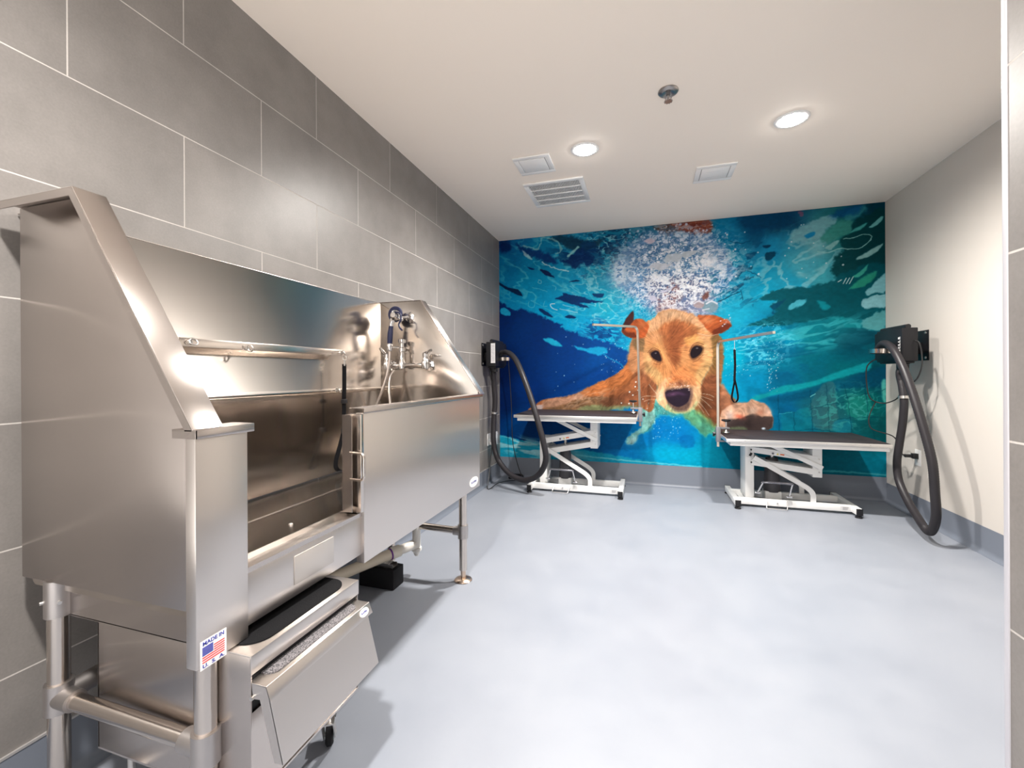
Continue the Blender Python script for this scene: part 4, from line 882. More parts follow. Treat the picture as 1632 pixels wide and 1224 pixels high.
def badge(parent, c, rx, rz, tilt=0):
    """small white oval maker's badge with a dark line of print, facing +x"""
    M_ = Matrix.Translation(c) @ Matrix.Rotation(tilt, 4, 'Y')
    ring = [(rx*math.cos(2*math.pi*k/32), rz*math.sin(2*math.pi*k/32)) for k in range(32)]
    b = MB().prism(ring, 0, .0006, 'x', 0, M_).build('oval_badge', DECAL, parent)
    m = MB(); R = random.Random(4); x = -rx*.62
    while x < rx*.6:
        w = R.uniform(.06, .13)*rx
        m.box(.0006, .0009, x, x+w*.5, -rz*.22, rz*.26, 0, M_); m.box(.0006, .0009, x, x+w, rz*R.choice((-.2, .0, .2)), rz*R.choice((.1, .25)), 0, M_)
        x += w + rx*.05
    m.build('badge_print', DECAL_B, b)
    return b
badge(rp, (.650, 1.997, .526), .055, .0235)

# MADE IN U.S.A. flag sticker on the front post panel
fs = MB().box(.645, .6455, .6175, .672, .488, .5435).build('flag_sticker', DECAL, tub)
tag(fs, 'white sticker with a striped flag reading MADE IN U.S.A.')
st = MB()
y0, y1 = .6215, .6675
for k in range(6):
    z = .5005 + k*.0046
    st.box(.6455, .6458, (y0 if k < 3 else y0+.0235), y1, z, z+.0021)
st.build('red_stripes', DECAL_R, fs)
cn = MB()
for k in range(6):
    z = .5145 + k*.00285; cn.box(.6455, .6458, y0, y0+.0218, z, z+.0021)
cn.build('blue_canton', DECAL_B, fs)
MX = Matrix(((0, 0, 1, 0), (1, 0, 0, 0), (0, 1, 0, 0), (0, 0, 0, 1)))       # letters read along +y, face +x
text_mesh('MADE IN', 'lettering', DECAL_B, fs, Matrix.Translation((.6456, .6445, .5372)) @ MX, .0105, .0002, .044)
text_mesh('U.  S.  A.', 'lettering', DECAL_B, fs, Matrix.Translation((.6456, .6445, .4938)) @ MX, .0095, .0002, .045)

# tether bar and eye bolts on the back panel
tb = MB().box(.098, .103, .965, 1.715, 1.152, 1.180, .001).build('tether_bar', STEEL_P, tub)
sp = MB()
for y in (.985, 1.70): sp.cyl((.058, y, 1.166), (.098, y, 1.166), .008, seg=14)
sp.build_each('bar_standoff', ZINC, tb)
def eye_bolt(x, y, z, nrm, parent):
    MB().ring((x+.014, y, z), .0115, .003, nrm).cyl((x-.012, y, z), (x+.004, y, z), .0035, seg=10).lathe([(.0, 0), (.0085, 0), (.0085, .003), (.0, .003)], (x-.002, y, z), 'x', 16).build('eye_bolt', ZINC, parent)
eye_bolt(.105, .995, 1.167, (.9, -.2, .5), tb); eye_bolt(.105, 1.198, 1.158, (0, 1, .15), tb); eye_bolt(.105, 1.702, 1.166, (.7, .5, .5), tb)
eye_bolt(.066, 1.022, .994, (.5, -.2, .8), tub); eye_bolt(.066, 1.714, .989, (.6, .6, .5), tub)

# legs, feet, cross rails
def leg(x, y, top, collar):
    l = MB().cyl((x, y, .055), (x, y, top), .0205, seg=28).build('leg', STEEL_P, tub)
    MB().cyl((x, y, .006), (x, y, .058), .013, seg=20).lathe([(.0, 0), (.044, 0), (.046, .004), (.040, .010), (.018, .016), (.0, .016)], (x, y, 0)).build('foot', mat('bronze_tinted_foot', (.70, .55, .44), .25, 1.0) if y > 1 else STEEL_P, l)
    if collar:
        MB().cyl((x, y, top-.085), (x, y, top), .0255, seg=28).build('leg_socket', CAST, l)
        s = MB()
        for a in (-.4, -1.9): s.cyl((x+.024*math.cos(a), y+.024*math.sin(a), top-.048), (x+.031*math.cos(a), y+.031*math.sin(a), top-.048), .0042, seg=10)
        s.build_each('set_screw', ZINC, l)
    return l
def tee(l, x, y, z, dx, dy):
    m = MB().cyl((x, y, z-.034), (x, y, z+.034), .0265, seg=28)
    for ax, ay in ((dx, 0), (0, dy)):
        if ax or ay: m.cyl((x, y, z), (x+ax, y+ay, z), .0235, seg=24)
    m.build('tee_fitting', CAST, l)
LEGS = [(.145, .655, .585), (.603, .660, .560), (.145, 2.045, .56), (.566, 2.050, .56)]
ls = [leg(x, y, t, i in (0, 2)) for i, (x, y, t) in enumerate(LEGS)]
tee(ls[0], .145, .655, .308, .058, .085); tee(ls[1], .603, .660, .300, -.055, 0); tee(ls[2], .145, 2.045, .262, .05, -.07); tee(ls[3], .566, 2.050, .252, -.05, 0)
MB().cyl((.145, .655, .308), (.603, .660, .300), .0178, seg=24).build('cross_rail', STEEL_P, tub)
MB().cyl((.145, 2.045, .262), (.566, 2.050, .252), .0178, seg=24).build('cross_rail', STEEL_P, tub)
MB().cyl((.145, .655, .308), (.145, 2.045, .262), .0150, seg=24).build('rear_rail', STEEL_P, tub)
ap = MB().box(.16, .612, .664, .668, .498, .584).box(.16, .612, .664, .678, .4965, .500).build('under_frame_angle', STEEL_V, tub)
MB().box(.607, .6115, .653, .664, .47, .555, .001).cyl((.609, .654, .505), (.609, .648, .505), .0045, seg=10).build('corner_bracket', ZINC, tub)

# wall faucet on the right-hand panel (inner face at y = YR-.004)
YF_ = YR-.004
fa = MB().cyl((.118, YF_-.045, 1.112), (.372, YF_-.045, 1.112), .0105, seg=20)
for x in (.130, .362):
    fa.lathe([(.0, 0), (.031, 0), (.030, -.006), (.018, -.012), (.014, -.045), (.0, -.045)], (x, YF_, 1.112), 'y', 28)
    fa.lathe([(.0, -.021), (.019, -.021), (.021, -.012), (.021, .014), (.015, .024), (.012, .044), (.0, .044)], (x, YF_-.045, 1.112), 'z', 24)
fa.lathe([(.0, -.02), (.018, -.018), (.018, .016), (.012, .024), (.011, .07), (.016, .074), (.016, .092), (.011, .096), (.011, .118), (.0, .12)], (.222, YF_-.045, 1.112), 'z', 24)
fa.lathe([(.0, .118), (.018, .118), (.020, .124), (.020, .138), (.012, .142), (.0, .142)], (.222, YF_-.045, 1.112), 'z', 24)
fa.tube(smooth_path([(.222, YF_-.045, 1.205), (.195, YF_-.05, 1.207), (.172, YF_-.056, 1.208)], 4), .006, 12)
faucet = fa.build('faucet', CHROME, tub)
for x, d in ((.130, -1), (.362, 1)):
    MB().lathe([(.0, .044), (.016, .044), (.016, .060), (.009, .068), (.0, .068)], (x, YF_-.045, 1.112), 'z', 20).tube(smooth_path([(x, YF_-.045, 1.174), (x+.02*d if d > 0 else x-.008, YF_-.06, 1.178), (x+.055*d if d > 0 else x-.016, YF_-.085, 1.186 if d > 0 else 1.205)], 5), [.008, .008, .008, .0085, .009, .0095, .0095, .009, .0085, .008, .007], 14).build('tap_lever', CHROME, faucet)
MB().tube(smooth_path([(.18, YF_-.02, 1.098), (.145, YF_-.035, 1.13), (.115, YF_-.05, 1.165), (.112, YF_-.06, 1.20)], 6), .006, 12).tube(smooth_path([(.225, YF_-.045, 1.12), (.26, YF_-.06, 1.11), (.33, YF_-.07, 1.115)], 6), .006, 12).build('spout_arms', CHROME, faucet)
MB().lathe([(.0, 0), (.028, 0), (.027, -.006), (.015, -.012), (.012, -.03), (.0, -.03)], (.245, YF_, 1.375), 'y', 24).tube(smooth_path([(.245, YF_-.025, 1.375), (.235, YF_-.045, 1.368), (.215, YF_-.055, 1.368)], 5), .007, 12).build('spray_hook', CHROME, faucet)

# spray handset resting in the hook
YS = YF_-.065
sh = thing('spray_handset', 'chrome and navy pet sprayer with steel hose on the tub right end panel', 'sprayer', (.162, YS, 1.22))
MB().tube(smooth_path([(.160, YS, 1.225), (.163, YS, 1.27), (.170, YS, 1.325)], 6), [.0135]*4+[.0145]*5+[.0125]*4, 20).build('grip', BLUE_G, sh)
MB().lathe([(.0, -.024), (.014, -.024), (.0155, -.018), (.0155, .014), (.0125, .018), (.0, .018)], (.160, YS, 1.212), 'z', 20).build('hose_nut', CHROME, sh)
hd = MB(); hm = Matrix.Translation((.183, YS-.002, 1.378))
hd.lathe([(.0, -.024), (.014, -.024), (.018, -.018), (.026, -.012), (.030, -.004), (.030, .004), (.0, .004)], (.196, YS, 1.378), 'y', 28)
hd.tube(smooth_path([(.170, YS, 1.322), (.174, YS, 1.345), (.186, YS, 1.366)], 5), .0135, 18).ball((.223, YS+.01, 1.358), .014).cyl((.196, YS, 1.37), (.232, YS+.018, 1.356), .009, seg=14)
head = hd.build('spray_head', CHROME, sh)
MB().lathe([(.0, .003), (.038, .003), (.0425, .008), (.0425, .016), (.036, .024), (.0, .025)], (.188, YS, 1.386), 'y', 32).build('rubber_bumper', BLUE_G, head)
MB().tube(smooth_path([(.206, YS-.02, 1.392), (.236, YS-.022, 1.384), (.243, YS-.022, 1.352), (.231, YS-.022, 1.330), (.236, YS-.024, 1.310), (.252, YS-.026, 1.294)], 6), .0048, 12).build('trigger_lever', BLUE_G, sh)
hp = smooth_path([(.160, YS, 1.190), (.159, YS-.004, 1.13), (.150, YS-.012, 1.06), (.128, YS-.022, .98), (.097, YS-.03, .90), (.075, YS-.05, .80), (.085, YS-.07, .70), (.130, YS-.09, .648), (.190, YS-.08, .655), (.205, YS-.05, .74), (.180, YS-.025, .88), (.163, YS-.012, .98), (.158, YS+.006, 1.05), (.180, YS+.016, 1.085)], 10)
hs = MB().tube(hp, [.0072 + .0005*(i % 2) for i in range(len(hp))], 12).build('braided_hose', mat('braided_steel_hose', (.62, .56, .52), .32, .9), sh)

# black tether strap clipped to the far eye bolt
ts = thing('tether_strap', 'black webbing dog tether hanging from the tether bar inside the tub', 'leash', (.122, 1.70, 1.15))
MB().ring((.122, 1.701, 1.140), .010, .0022, (0, 1, .2)).cyl((.122, 1.70, 1.130), (.121, 1.70, 1.104), .004, seg=10).build('snap_hook', ZINC, ts)
MB().ribbon(smooth_path([(.120, 1.700, 1.112), (.120, 1.700, 1.02), (.119, 1.698, .94), (.120, 1.697, .86), (.120, 1.695, .80)], 6), .020, .003, (.35, 1, 0)).build('strap', WEB, ts)
MB().box(.111, .129, 1.686, 1.711, .928, .948, .002).box(.111, .129, 1.684, 1.709, .790, .812, .002).build_each('slide_buckle', BLACK_PL, ts)
MB().ribbon(smooth_path([(.120, 1.696, .805), (.122, 1.668, .74), (.126, 1.632, .668), (.138, 1.628, .634), (.152, 1.660, .6265), (.162, 1.700, .640), (.160, 1.712, .70), (.140, 1.704, .765), (.122, 1.696, .805)], 6), .019, .003, (1, .55, 0)).build('loop', WEB, ts)

# ---------------------------------------------------------------- folding steps under the tub opening
st_ = thing('pet_steps', 'stainless steel folding pet steps on casters under the tub opening', 'steps', (.47, .85, 0))
SY0, SY1 = .680, 1.022
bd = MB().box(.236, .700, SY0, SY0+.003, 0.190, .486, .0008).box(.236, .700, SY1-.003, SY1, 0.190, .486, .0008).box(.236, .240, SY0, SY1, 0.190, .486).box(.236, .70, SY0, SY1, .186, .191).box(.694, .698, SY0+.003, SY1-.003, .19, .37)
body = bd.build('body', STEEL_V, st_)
MB().box(.66, .694, SY0+.003, SY1-.003, .372, .455).build('recess_shade_box', BLACK, body)  # solid black box standing in for the shade inside the step opening
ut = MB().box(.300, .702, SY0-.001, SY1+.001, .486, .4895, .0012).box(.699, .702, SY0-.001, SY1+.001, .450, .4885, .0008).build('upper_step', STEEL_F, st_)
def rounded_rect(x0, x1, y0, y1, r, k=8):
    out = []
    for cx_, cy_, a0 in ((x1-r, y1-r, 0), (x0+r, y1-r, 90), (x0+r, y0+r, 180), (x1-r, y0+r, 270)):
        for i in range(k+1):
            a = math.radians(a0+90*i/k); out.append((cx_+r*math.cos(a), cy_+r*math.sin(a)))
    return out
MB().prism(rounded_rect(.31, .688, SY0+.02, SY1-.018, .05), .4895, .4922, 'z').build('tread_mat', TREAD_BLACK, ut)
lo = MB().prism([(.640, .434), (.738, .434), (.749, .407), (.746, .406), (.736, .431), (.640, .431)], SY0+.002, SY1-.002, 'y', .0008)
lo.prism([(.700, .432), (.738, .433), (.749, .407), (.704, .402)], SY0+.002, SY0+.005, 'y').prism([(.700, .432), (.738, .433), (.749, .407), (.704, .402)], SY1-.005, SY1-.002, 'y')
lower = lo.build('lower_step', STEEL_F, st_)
MB().prism(rounded_rect(.645, .726, SY0+.030, SY1-.030, .022), .434, .4365, 'z').build('grip_strip', GRIT, lower)
fpn = MB().prism([(.742, .409), (.745, .409), (.7785, .285), (.7755, .285)], SY0+.004, SY1-.018, 'y')
for a in (SY0+.004, SY1-.021): fpn.prism([(.718, .405), (.744, .408), (.7775, .285), (.755, .283)], a, a+.003, 'y')
fpn.build('hinged_front', STEEL_F, lower)
badge(lower, (.7437, .990, .4222), .0185, .0105, math.radians(-22))
MB().cyl((.702, SY0-.002, .404), (.702, SY0+.012, .404), .0045, seg=12).cyl((.702, SY1-.012, .404), (.702, SY1+.002, .404), .0045, seg=12).build_each('hinge_pin', ZINC, st_)
def caster(x, y, px, py, brake):
    """wheel at (x, y) trailing a swivel stem at (px, py)"""
    r = .030; d = Vector((x-px, y-py, 0)).normalized(); M_ = Matrix.Translation((x, y, r)) @ Matrix.Rotation(math.atan2(d.y, d.x), 4, 'Z')
    def tr(mb):
        bmesh.ops.transform(mb.bm, matrix=M_, verts=mb.bm.verts); return mb
    c = tr(MB().lathe([(.0, -.010), (.025, -.010), (.030, -.006), (.030, .006), (.025, .010), (.0, .010)], (0, 0, 0), 'y', 28)).build('caster', RUBBER, st_)
    tr(MB().lathe([(.0, -.0112), (.018, -.0112), (.018, .0112), (.0, .0112)], (0, 0, 0), 'y', 24)).build('hub', GREY_WHEEL, c)
    f = MB(); L_ = math.hypot(x-px, y-py)
    for s in (-1, 1): f.prism([(-.012, -.006), (.010, -.006), (-L_+.016, .072), (-L_-.016, .072)], s*.0150-.0015, s*.0150+.0015, 'y')
    f.box(-L_-.020, -L_+.020, -.0175, .0175, .070, .074).cyl((-L_, 0, .072), (-L_, 0, .1565), .008, seg=14).cyl((0, -.017, 0), (0, .017, 0), .005, seg=12)
    tr(f).build('caster_fork', ZINC, c)
    if brake: tr(MB().box(.000, .052, -.016, .016, .042, .048, .002)).build('brake_pedal', BLACK_PL, c)
caster(.597, 1.030, .622, .992, True); caster(.600, .690, .632, .715, True); caster(.275, .975, .300, .985, False); caster(.275, .720, .300, .710, False)

# ---------------------------------------------------------------- drain under the tub
dr = thing('drain_pipe', 'cream plastic drain pipe with a purple primer ring under the tub', 'pipe', (.25, 1.87, .14))
PA, PB = Vector((.160, 1.777, .141)), Vector((.303, 2.038, .165))
ax = (PB-PA)
PP = lambda t: PA + ax*t
MB().cyl(PA - ax*.75, PP(.52), .0262, seg=24).build('waste_pipe', PVC, dr)
MB().cyl(PP(.52), PP(.96), .0245, seg=24).build('upper_pipe', mat('white_pvc', (.74, .71, .66), .3), dr)
MB().cyl(PP(.50), PP(.66), .0300, seg=24).build('coupling', mat('pale_pvc_coupling', (.72, .68, .60), .3), dr)
MB().cyl(PP(.475), PP(.50), .0284, seg=24).build('primer_ring', PURPLE, dr)
MB().cyl((PB.x, PB.y, PB.z-.03), (PB.x, PB.y, .560), .0215, seg=24).lathe([(.0, -.062), (.012, -.062), (.016, -.050), (.021, -.040), (.027, -.034), (.027, -.020), (.0, -.02)], (PB.x, PB.y, PB.z), 'z', 24).build('trap_tee', mat('white_pvc_fitting', (.76, .74, .70), .3), dr)

bk = thing('pipe_support_block', 'black rubber block with a metal strut carrying the drain pipe on the floor', 'block', (.19, 1.89, 0))
MB().box(.085, .283, 1.848, 1.942, 0, .096, .004).build('block', RUBBER, bk)
MB().box(.10, .262, 1.874, 1.916, .096, .099).box(.10, .262, 1.872, 1.876, .096, .113).box(.10, .262, 1.914, 1.918, .096, .113).build('strut_channel', ZINC, bk)
cc = PP(.42)
MB().box(cc.x-.02, cc.x+.02, 1.872, 1.918, .113, .117).build('pipe_clamp', ZINC, bk)

# ---------------------------------------------------------------- grooming tables
def grooming_table(x, lift, label, tx=0):
    """x = centre line of the column; lift = height of the upper end of the lifting arms above the column pivots"""
    t = thing('grooming_table', label, 'table', (x+.28, 3.95, 0), 'hydraulic grooming tables')
    # base: two long rails joined by end bars, on black capped feet
    b = MB()
    for y in (3.838, 4.085): b.box(x-.100, x+.672, y-.018, y+.018, .020, .070, .002)
    b.box(x-.06, x+.02, 3.84, 4.09, .024, .040)
    base = b.build('base_rails', WHITE_P, t)
    for xx in (x-.105, x+.690):
        e = MB().box(xx-.020, xx+.020, 3.745, 4.215, .022, .066, .002).build('base_end_bar', WHITE_P, t)
        for yy in (3.742, 4.218):
            s = 1 if yy > 4 else -1
            MB().box(xx-.0205, xx+.0205, min(yy, yy+.004*s), max(yy, yy+.004*s), .018, .068, .001).cyl((xx, yy-s*.012, .0), (xx, yy-s*.012, .010), .024, .021, 20).cyl((xx, yy-s*.012, .008), (xx, yy-s*.012, .024), .010, seg=12).build('foot', BLACK_PL, e)
    MB().box(x+.60, x+.695-.03, 3.8192, 3.8200, .030, .058).build('rating_label', mat('silver_label', (.62, .62, .62), .4), base)
    gl = MB(); R = random.Random(3)
    for k in range(5):
        gl.box(x+.615, x+.615+R.uniform(.025, .045), 3.8186, 3.8193, .034+k*.0045, .0355+k*.0045)
    gl.build('label_print', GREY_INK, base)
    # column
    ch = .482
    MB().box(x-.032, x+.032, 3.858, 4.045, .060, ch, .004).build('column', WHITE_P, t)
    # upper carriage held level by two pairs of parallel arms
    ux, uz = x+.462, lift
    P1, P2 = (x+.01, .452), (x+.01, .352)
    Q1, Q2 = (ux, .452+uz), (ux, .352+uz)
    for (p, q) in ((P1, Q1), (P2, Q2)):
        dx, dz = q[0]-p[0], q[1]-p[1]; L_ = math.hypot(dx, dz); nx_, nz_ = -dz/L_*.0225, dx/L_*.0225
        m = MB()
        m.prism([(p[0]+nx_, p[1]+nz_), (q[0]+nx_, q[1]+nz_), (q[0]-nx_, q[1]-nz_), (p[0]-nx_, p[1]-nz_)], 3.842, 3.858, 'y', .0015)
        m.prism([(p[0]+nx_, p[1]+nz_), (q[0]+nx_, q[1]+nz_), (q[0]-nx_, q[1]-nz_), (p[0]-nx_, p[1]-nz_)], 4.045, 4.061, 'y', .0015)
        m.prism([(p[0]+nx_, p[1]+nz_), (q[0]+nx_, q[1]+nz_), (q[0]+nx_*.8, q[1]+nz_*.8), (p[0]+nx_*.8, p[1]+nz_*.8)], 3.858, 4.045, 'y')
        arm = m.build('lifting_arm', WHITE_P, t)
        if p is P1:
            mx_, mz_ = (p[0]+q[0])/2, (p[1]+q[1])/2; an = math.atan2(dz, dx)
            M_ = Matrix.Translation((mx_, 3.8415, mz_)) @ Matrix.Rotation(-an, 4, 'Y')
            MB().box(-.025, .004, -.0006, 0, -.010, -.0005, 0, M_).build('warning_label', DECAL_O, arm)
            MB().prism([(-.050, -.011), (-.034, -.011), (-.042, .003)], -.0006, 0, 'y', 0, M_).build('warning_triangle', DECAL_Y, arm)
            MB().lathe([(.006, 0), (.009, 0), (.009, -.0008), (.006, -.0008)], (mx_-.075, 3.8415, mz_-.006-.075*math.tan(an)), 'y', 16).build('arrow_mark', GREY_INK, arm)
    top_z = .655 + uz - .091
    up = MB().box(ux-.032, ux+.032, 3.845, 4.060, .312+uz, top_z, .003).build('carriage_upright', WHITE_P, t)
    bolts = MB()
    for (bx, bz) in ((ux+.012, .452+uz), (ux+.012, .352+uz), (ux+.012, .400+uz)):
        bolts.lathe([(.0, 0), (.006, 0), (.006, -.004), (.0, -.004)], (bx, 3.845, bz), 'y', 12)
    bolts.build_each('pivot_bolt', ZINC, up)
    for bz in (.452, .352):
        MB().lathe([(.0, 0), (.006, 0), (.006, -.008), (.0, -.008)], (x+.008, 3.842, bz), 'y', 12).build('column_bolt', BLACK_PL, t)
    MB().cyl((x-.004, 3.832, .403), (x+.010, 3.832, .427), .0085, seg=12).build('lock_pin', BLACK_PL, t)
    # braces under the top
    for y in (3.832, 4.074):
        M1, M2 = (x+.125, top_z-.004), (ux+.030, .386+uz)
        dx, dz = M2[0]-M1[0], M2[1]-M1[1]; L_ = math.hypot(dx, dz); nx_, nz_ = -dz/L_*.0165, dx/L_*.0165
        MB().prism([(M1[0]+nx_, M1[1]+nz_), (M2[0]+nx_, M2[1]+nz_), (M2[0]-nx_, M2[1]-nz_), (M1[0]-nx_, M1[1]-nz_)], y-.006, y+.006, 'y', .003).build('top_brace', WHITE_P, t)
    # bent braces from the column down to the base
    for y in (3.830, 4.090):
        pth = round_corners([(x+.025, y, .392), (x+.385, y, .182), (x+.428, y, .140), (x+.428, y, .060)], .05, 6)
        dirs = []
        for i in range(len(pth)):
            tt = (pth[min(i+1, len(pth)-1)]-pth[max(i-1, 0)]).normalized(); dirs.append(Vector((-tt.z, 0, tt.x)))
        MB().ribbon(pth, .036, .012, dirs).build('bent_brace', WHITE_P, t)
    # pump
    px, py = x+.185, 3.975
    MB().box(px-.058, px+.058, py-.05, py+.05, .040, .108, .003).build('pump_bracket', WHITE_P, t)
    pump = MB().lathe([(.0, .100), (.060, .102), (.062, .120), (.056, .20), (.052, .33), (.046, .355), (.044, .375), (.0, .375)], (px, py, 0), 'z', 30).build('hydraulic_pump', mat('charcoal_pump_cover', (.045, .043, .05), .45), t)
    MB().cyl((px, py, .37), (px, py, min(.452+uz*.42, .45)), .013, seg=18).build('piston_rod', CHROME, pump)
    # foot pedal: chrome bar on two arms, and the thin wire return bar at the floor
    pd = MB().tube(smooth_path([(px-.115, 3.80, .205), (px-.06, 3.785, .212), (px+.06, 3.785, .210), (px+.10, 3.80, .203)], 6), .0085, 14).build('pump_pedal', mat('dark_chrome_pedal', (.30, .30, .33), .2, .9), t)
    for s, e in ((-1, (px-.135, 3.83, .118)), (1, (px+.075 if lift < 0 else px+.118, 3.80, .108))):
        MB().cyl((px-.105 if s < 0 else px+.095, 3.795, .205), e, .006, seg=12).box(e[0]-.020, e[0]+.020, e[1]-.010, e[1]+.008, e[2]-.008, e[2]+.006, .003).build('pedal_arm', CHROME, pd)
    MB().tube(round_corners([(px-.070, 3.816, .070), (px-.088, 3.770, .014), (px+.052, 3.762, .012), (px+.068, 3.816, .066)], .012, 5), .0035, 10).cyl((px+.0, 3.822, .046), (px+.0, 3.812, .046), .005, seg=10).build('wire_return_bar', ZINC, t)
    # top
    tz = top_z
    x0, x1, y0, y1 = x-.208+tx, x+.835+tx, 3.615, 4.225
    top = MB().box(x0+.030, x1-.012, y0+.012, y1-.012, tz, tz+.026, .002).build('top_frame', WHITE_P, t)
    MB().box(x0, x1, y0, y1, tz+.026, tz+.052, .003).build('tabletop', ALU, t)
    MB().box(x0+.008, x1-.008, y0+.008, y1-.008, tz+.0515, tz+.0545, .001).build('table_mat', MAT_TABLE, t)
    sc = MB()
    for k in range(4):
        xx = x0+.13+(x1-x0-.26)*k/3; sc.lathe([(.0, 0), (.004, 0), (.004, -.0015), (.0, -.0015)], (xx, y0, tz+.040), 'y', 10)
    sc.build_each('edge_screw', ZINC, t)
    return x0, x1, tz+.0545

LT = grooming_table(.570, .091, 'white hydraulic grooming table on the left, raised higher, with bare arm')
RT = grooming_table(2.260, -.054, 'white hydraulic grooming table on the right, set lower, with a noose on its arm')

def grooming_arm(xp, yp, ztop, side, tip, height, label):
    """L-shaped post clamped to a table end. side = +1 on the right-hand end, -1 on the left-hand end"""
    t = thing('clamp_grooming_arm', label, 'grooming arm', (xp, yp, ztop-.1), 'clamp-on grooming arms')  # a clamp-on grooming arm
    z1 = ztop + height
    p = round_corners([(xp, yp, ztop-.115), (xp-.020*(side > 0), yp, z1), tip], .055, 8)
    MB().ribbon(p, .0175, .0175, (0.3, 1, 0)).build('post', mat('satin_nickel_post', (.66, .60, .52), .28, .9), t)
    cl = MB().box(xp-.017, xp+.017, yp-.020, yp+.020, ztop-.075, ztop+.048, .002)
    cl.box(min(xp, xp-.085*side), max(xp, xp-.085*side), yp-.012, yp+.012, ztop+.030, ztop+.046, .002)
    cl.box(min(xp+.01*side, xp-.075*side), max(xp+.01*side, xp-.075*side), yp-.014, yp+.014, ztop-.075, ztop-.062, .002)
    clamp = cl.build('clamp', mat('grey_clamp_casting', (.22, .22, .24), .4, .5), t)
    sx = xp-.060*side
    MB().cyl((sx, yp, ztop+.010), (sx, yp, ztop+.098), .0055, seg=12).lathe([(.0, .002), (.026, .002), (.024, .006), (.010, .016), (.006, .030), (.0, .030)], (sx, yp, ztop), 'z', 20).build('clamp_screw', CHROME, clamp)
    MB().lathe([(.0, .092), (.012, .090), (.034, .098), (.036, .104), (.030, .110), (.0, .108)], (sx, yp, ztop), 'z', 20).build('screw_knob', BLACK_PL, clamp)
    k = MB().cyl((xp, yp, ztop-.012), (xp+.035*side, yp, ztop-.012), .008, seg=12)
    for a in range(3):
        ang = a*2*math.pi/3+.4
        k.cyl((xp+.032*side, yp, ztop-.012), (xp+.032*side, yp+.020*math.cos(ang), ztop-.012+.020*math.sin(ang)), .0085, seg=10)
    k.build('locking_knob', BLACK_PL, clamp)
    return t
grooming_arm(1.424, 3.93, .718, 1, (1.060, 3.56, 1.462), .752, 'metal grooming arm clamped to the right end of the left table, nothing hanging from it')
grooming_arm(2.038, 3.90, .572, -1, (2.262, 3.16, 1.322), .748, 'metal grooming arm clamped to the left end of the right table, holding a noose')

NX, NY = 2.110, 3.60
ns = thing('grooming_noose', 'thin black grooming noose hanging from the right table arm', 'leash', (NX, NY, 1.29))
MB().tube([(NX, NY, 1.315), (NX, NY, 1.245)], .0012, 6).ring((NX, NY, 1.24), .006, .0015, (0, 1, 0), 14, 6).build('hook', ZINC, ns)
MB().ribbon([(NX, NY, 1.238), (NX+.003, NY, 1.12), (NX-.002, NY, 1.00)], .016, .004, (1, .2, 0)).box(NX-.007, NX+.007, NY-.005, NY+.005, 1.165, 1.190, .002).box(NX-.006, NX+.007, NY-.005, NY+.005, 1.000, 1.020, .002).build('cord', WEB, ns)
MB().ribbon(smooth_path([(NX, NY, 1.005), (NX-.014, NY-.004, .93), (NX-.021, NY-.006, .872), (NX-.002, NY-.008, .842), (NX+.020, NY-.004, .868), (NX+.016, NY, .93), (NX+.002, NY, 1.005)], 7), .020, .004, (.8, 1, 0)).build('loop', WEB, ns)

# ---------------------------------------------------------------- wall-mounted dryers
def ribbed(path, r):
    return [r*(1.0 if i % 2 else .94) for i in range(len(path))]

